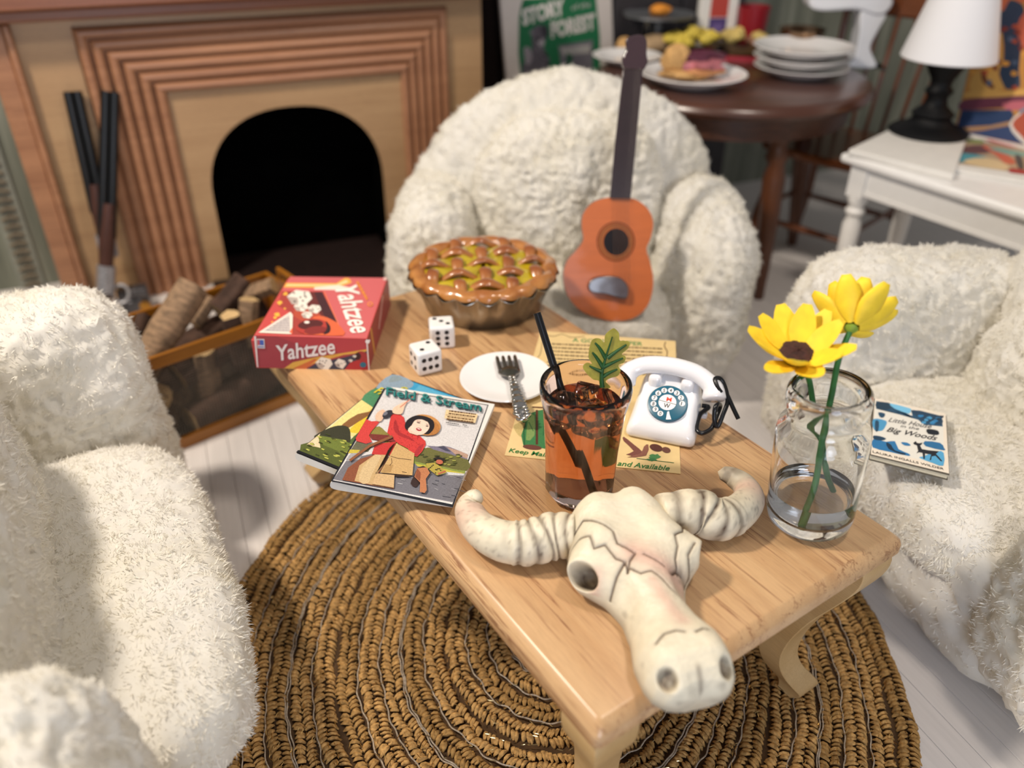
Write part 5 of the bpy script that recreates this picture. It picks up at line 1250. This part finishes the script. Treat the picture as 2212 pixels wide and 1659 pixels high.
a.p('#d7a65c', '880,560 960,400 1000,280 1050,290 1040,420 1050,520 1010,640 1060,760 780,790 800,640', 2).p('#7a4a34', '870,620 900,600 920,680 980,730 960,760 880,700', 2)
a.p('#dfae62', '740,790 900,770 1100,780 1300,750 1300,800 1000,830 730,830', 2).p('#7a4455', '720,850 1000,830 1300,820 1300,930 1000,920 690,940', 2).p('#c9707c', '1050,880 1240,860 1300,900 1180,940 1080,930', 2)
a.p('#34466a', '700,940 1120,935 1150,980 1100,1060 660,1090').p('#b08a68', '640,1095 900,1080 1130,1030 1110,1065 860,1110 660,1120', 2).p('#3f5078', '700,1125 860,1115 1110,1070 1150,1120 1300,1220 1240,1235')
a.p('#e9e2da', '1105,1060 1200,960 1300,900 1300,1240 1180,1180', 2).p('#c0604a', '1130,1060 1200,980 1300,930 1300,1220 1200,1150', 2).p('#8a94a4', '1180,950 1300,880 1300,920 1200,970', 1)
rn = random.Random(6)
for k in range(24): a.rough(['#e0a04c', '#b5543c', '#5a6a82', '#8a3f34'][k % 4], rn.uniform(760, 1250), rn.uniform(30, 760), 26, 22, k, 8, .5)
a.build('picture_print', M['printg'], pic)
def flatmag(label, pts, z0, z1, drawer):
    o = thing('magazine', label, 'magazine', at(*pts[0], ZS), 0, 'magazines on the side table'); iv2 = basis(o); q_ = [iv2 @ at(*p, ZS) for p in pts]
    MB().prism([(p.x, p.y) for p in q_][::-1], z0, z1).build('pages', M['paper'], o, smooth=0); a = Art(onplane(cQ, iv2, ZS)); drawer(a)
    a.mb.v = [(x, y, z + z1 + .0005) for x, y, z in a.mb.v]; a.build('cover_print', M['printg'], o)
def dr(a):
    a.p('#b9a183', '700,1215 1500,1330 1500,1560 600,1425').p('#6a4a4c', '690,1290 880,1270 960,1330 800,1350 640,1350', 2).p('#4f9aa8', '640,1345 800,1350 940,1390 800,1410 610,1418', 2).p('#d0694c', '860,1280 960,1290 1100,1370 1150,1430 1060,1430 980,1360', 2)
    a.p('#7fb0a4', '900,1290 1200,1330 1300,1370 1100,1360', 2).p('#c05a5a', '870,1220 1100,1240 1240,1280 1100,1290', 2).p('#3b4a4c', '1140,1360 1200,1370 1220,1480 1170,1470', 2).p('#a8343c', '1110,1470 1240,1490 1300,1530 1100,1510', 2).p('#dfc79a', '720,1400 900,1380 1080,1440 1050,1490 760,1440', 2).p('#8a9a5a', '740,1220 880,1230 860,1260 730,1250', 2)
flatmag('colourful magazine lying flat at the front of the white side table', [(2082, 304), (2290, 340), (2290, 412), (2056, 372)], .001, .012, dr)

# ---- poster board and dark cupboard at the back
pP = room(1.02, .05); pb2 = thing('forest_poster', 'green and white poster board standing behind the armchair, right of the mantelpiece', 'poster', atp(1112, 210, room(0, .10), N2), ROOM); iv2 = basis(pb2)
cF = crop(1060, 0, 280/2212); wf2 = onwall(cF, iv2, room(0, .10), -N2)
pts = [(130, -400), (300, 1700), (2110, 1400), (2050, -400)]
Pq = [wf2(x, y, 0) for x, y in pts]; MB().add([p for p in Pq] + [p + Vector((0, .02, 0)) for p in Pq], [(0, 1, 2, 3), (7, 6, 5, 4), (0, 4, 5, 1), (1, 5, 6, 2), (2, 6, 7, 3), (3, 7, 4, 0)]).build('board', mat('poster_border', '#c9c1bb', .7, .03), pb2, smooth=0)
a = Art(lambda x, y, k: wf2(x, y, k + .0008))
a.p('#1f6b45', '560,-20 1340,-60 1790,-60 1860,600 1870,1300 1500,1420 520,1440 470,900 480,300 520,80').p('#5b5760', '700,500 900,430 960,620 900,800 1000,1000 960,1180 640,1330 540,1380 540,1100 700,860', 3)
a.p('#8f8a92', '560,830 640,800 700,900 690,1060 600,1100', 2).p('#a7a2a8', '780,680 880,660 920,740 860,820', 2).p('#3a3840', '840,460 960,440 980,600 900,640', 2).p('#6f6c74', '1150,780 1740,680 1740,1200 1500,1300 1200,1200 1180,960').p('#a5a3a0', '1180,820 1700,760 1690,900 1250,950').p('#24553d', '1290,900 1400,940 1380,1150 1290,1130')
for k in range(14): a.rough(['#77747c', '#2c2a32'][k % 2], 700 + (k*61) % 280, 560 + (k*137) % 700, 40, 34, k, 8)
a.t('#d8d4cf', 'STORY', (545, 425), (1270, 225), (-20, -250), .05).t('#c9c5c0', 'of the', (1380, 170), (1700, 110), (-6, -90), .0, .2).t('#c9c5c0', 'FOREST', (1030, 640), (1790, 480), (-12, -250), .05)
a.build('poster_print', M['print'], pb2)
cup = thing('cupboard', 'dark grey cupboard at the back between poster and striped wall', 'cupboard', room(1.56, .12), ROOM); dk = mat('cupboard_dark', '#2b292b', .5, .2)
MB().box((0, 0, 0), (.62, .09, 1.5)).build('carcass', dk, cup, smooth=0, bevel=.004); 
for x0, x1 in ((.01, .305), (.315, .61)):
    d_ = MB().box((x0, -.014, .03), (x1, 0, 1.47)).build('door', mat('cupboard_door', '#343134', .45, .15), cup, smooth=0, bevel=.003); MB().box((x0+.13, -.026, .7), (x0+.15, -.014, .8)).build('handle', M['chrome'], d_, smooth=0, bevel=.003)
gp_ = thing('gap_shade_panel', 'narrow dark panel added as the shade in the gap between mantelpiece and poster', 'panel', room(1.0, .07), ROOM); MB().box((0, .10, 0), (.20, .14, .9)).build('panel', mat('gap_shade_dark', '#150d0b', .8, .1, spec=.1), gp_, smooth=0, bevel=.003)  # added panel; its near-black colour stands for the shade in the gap
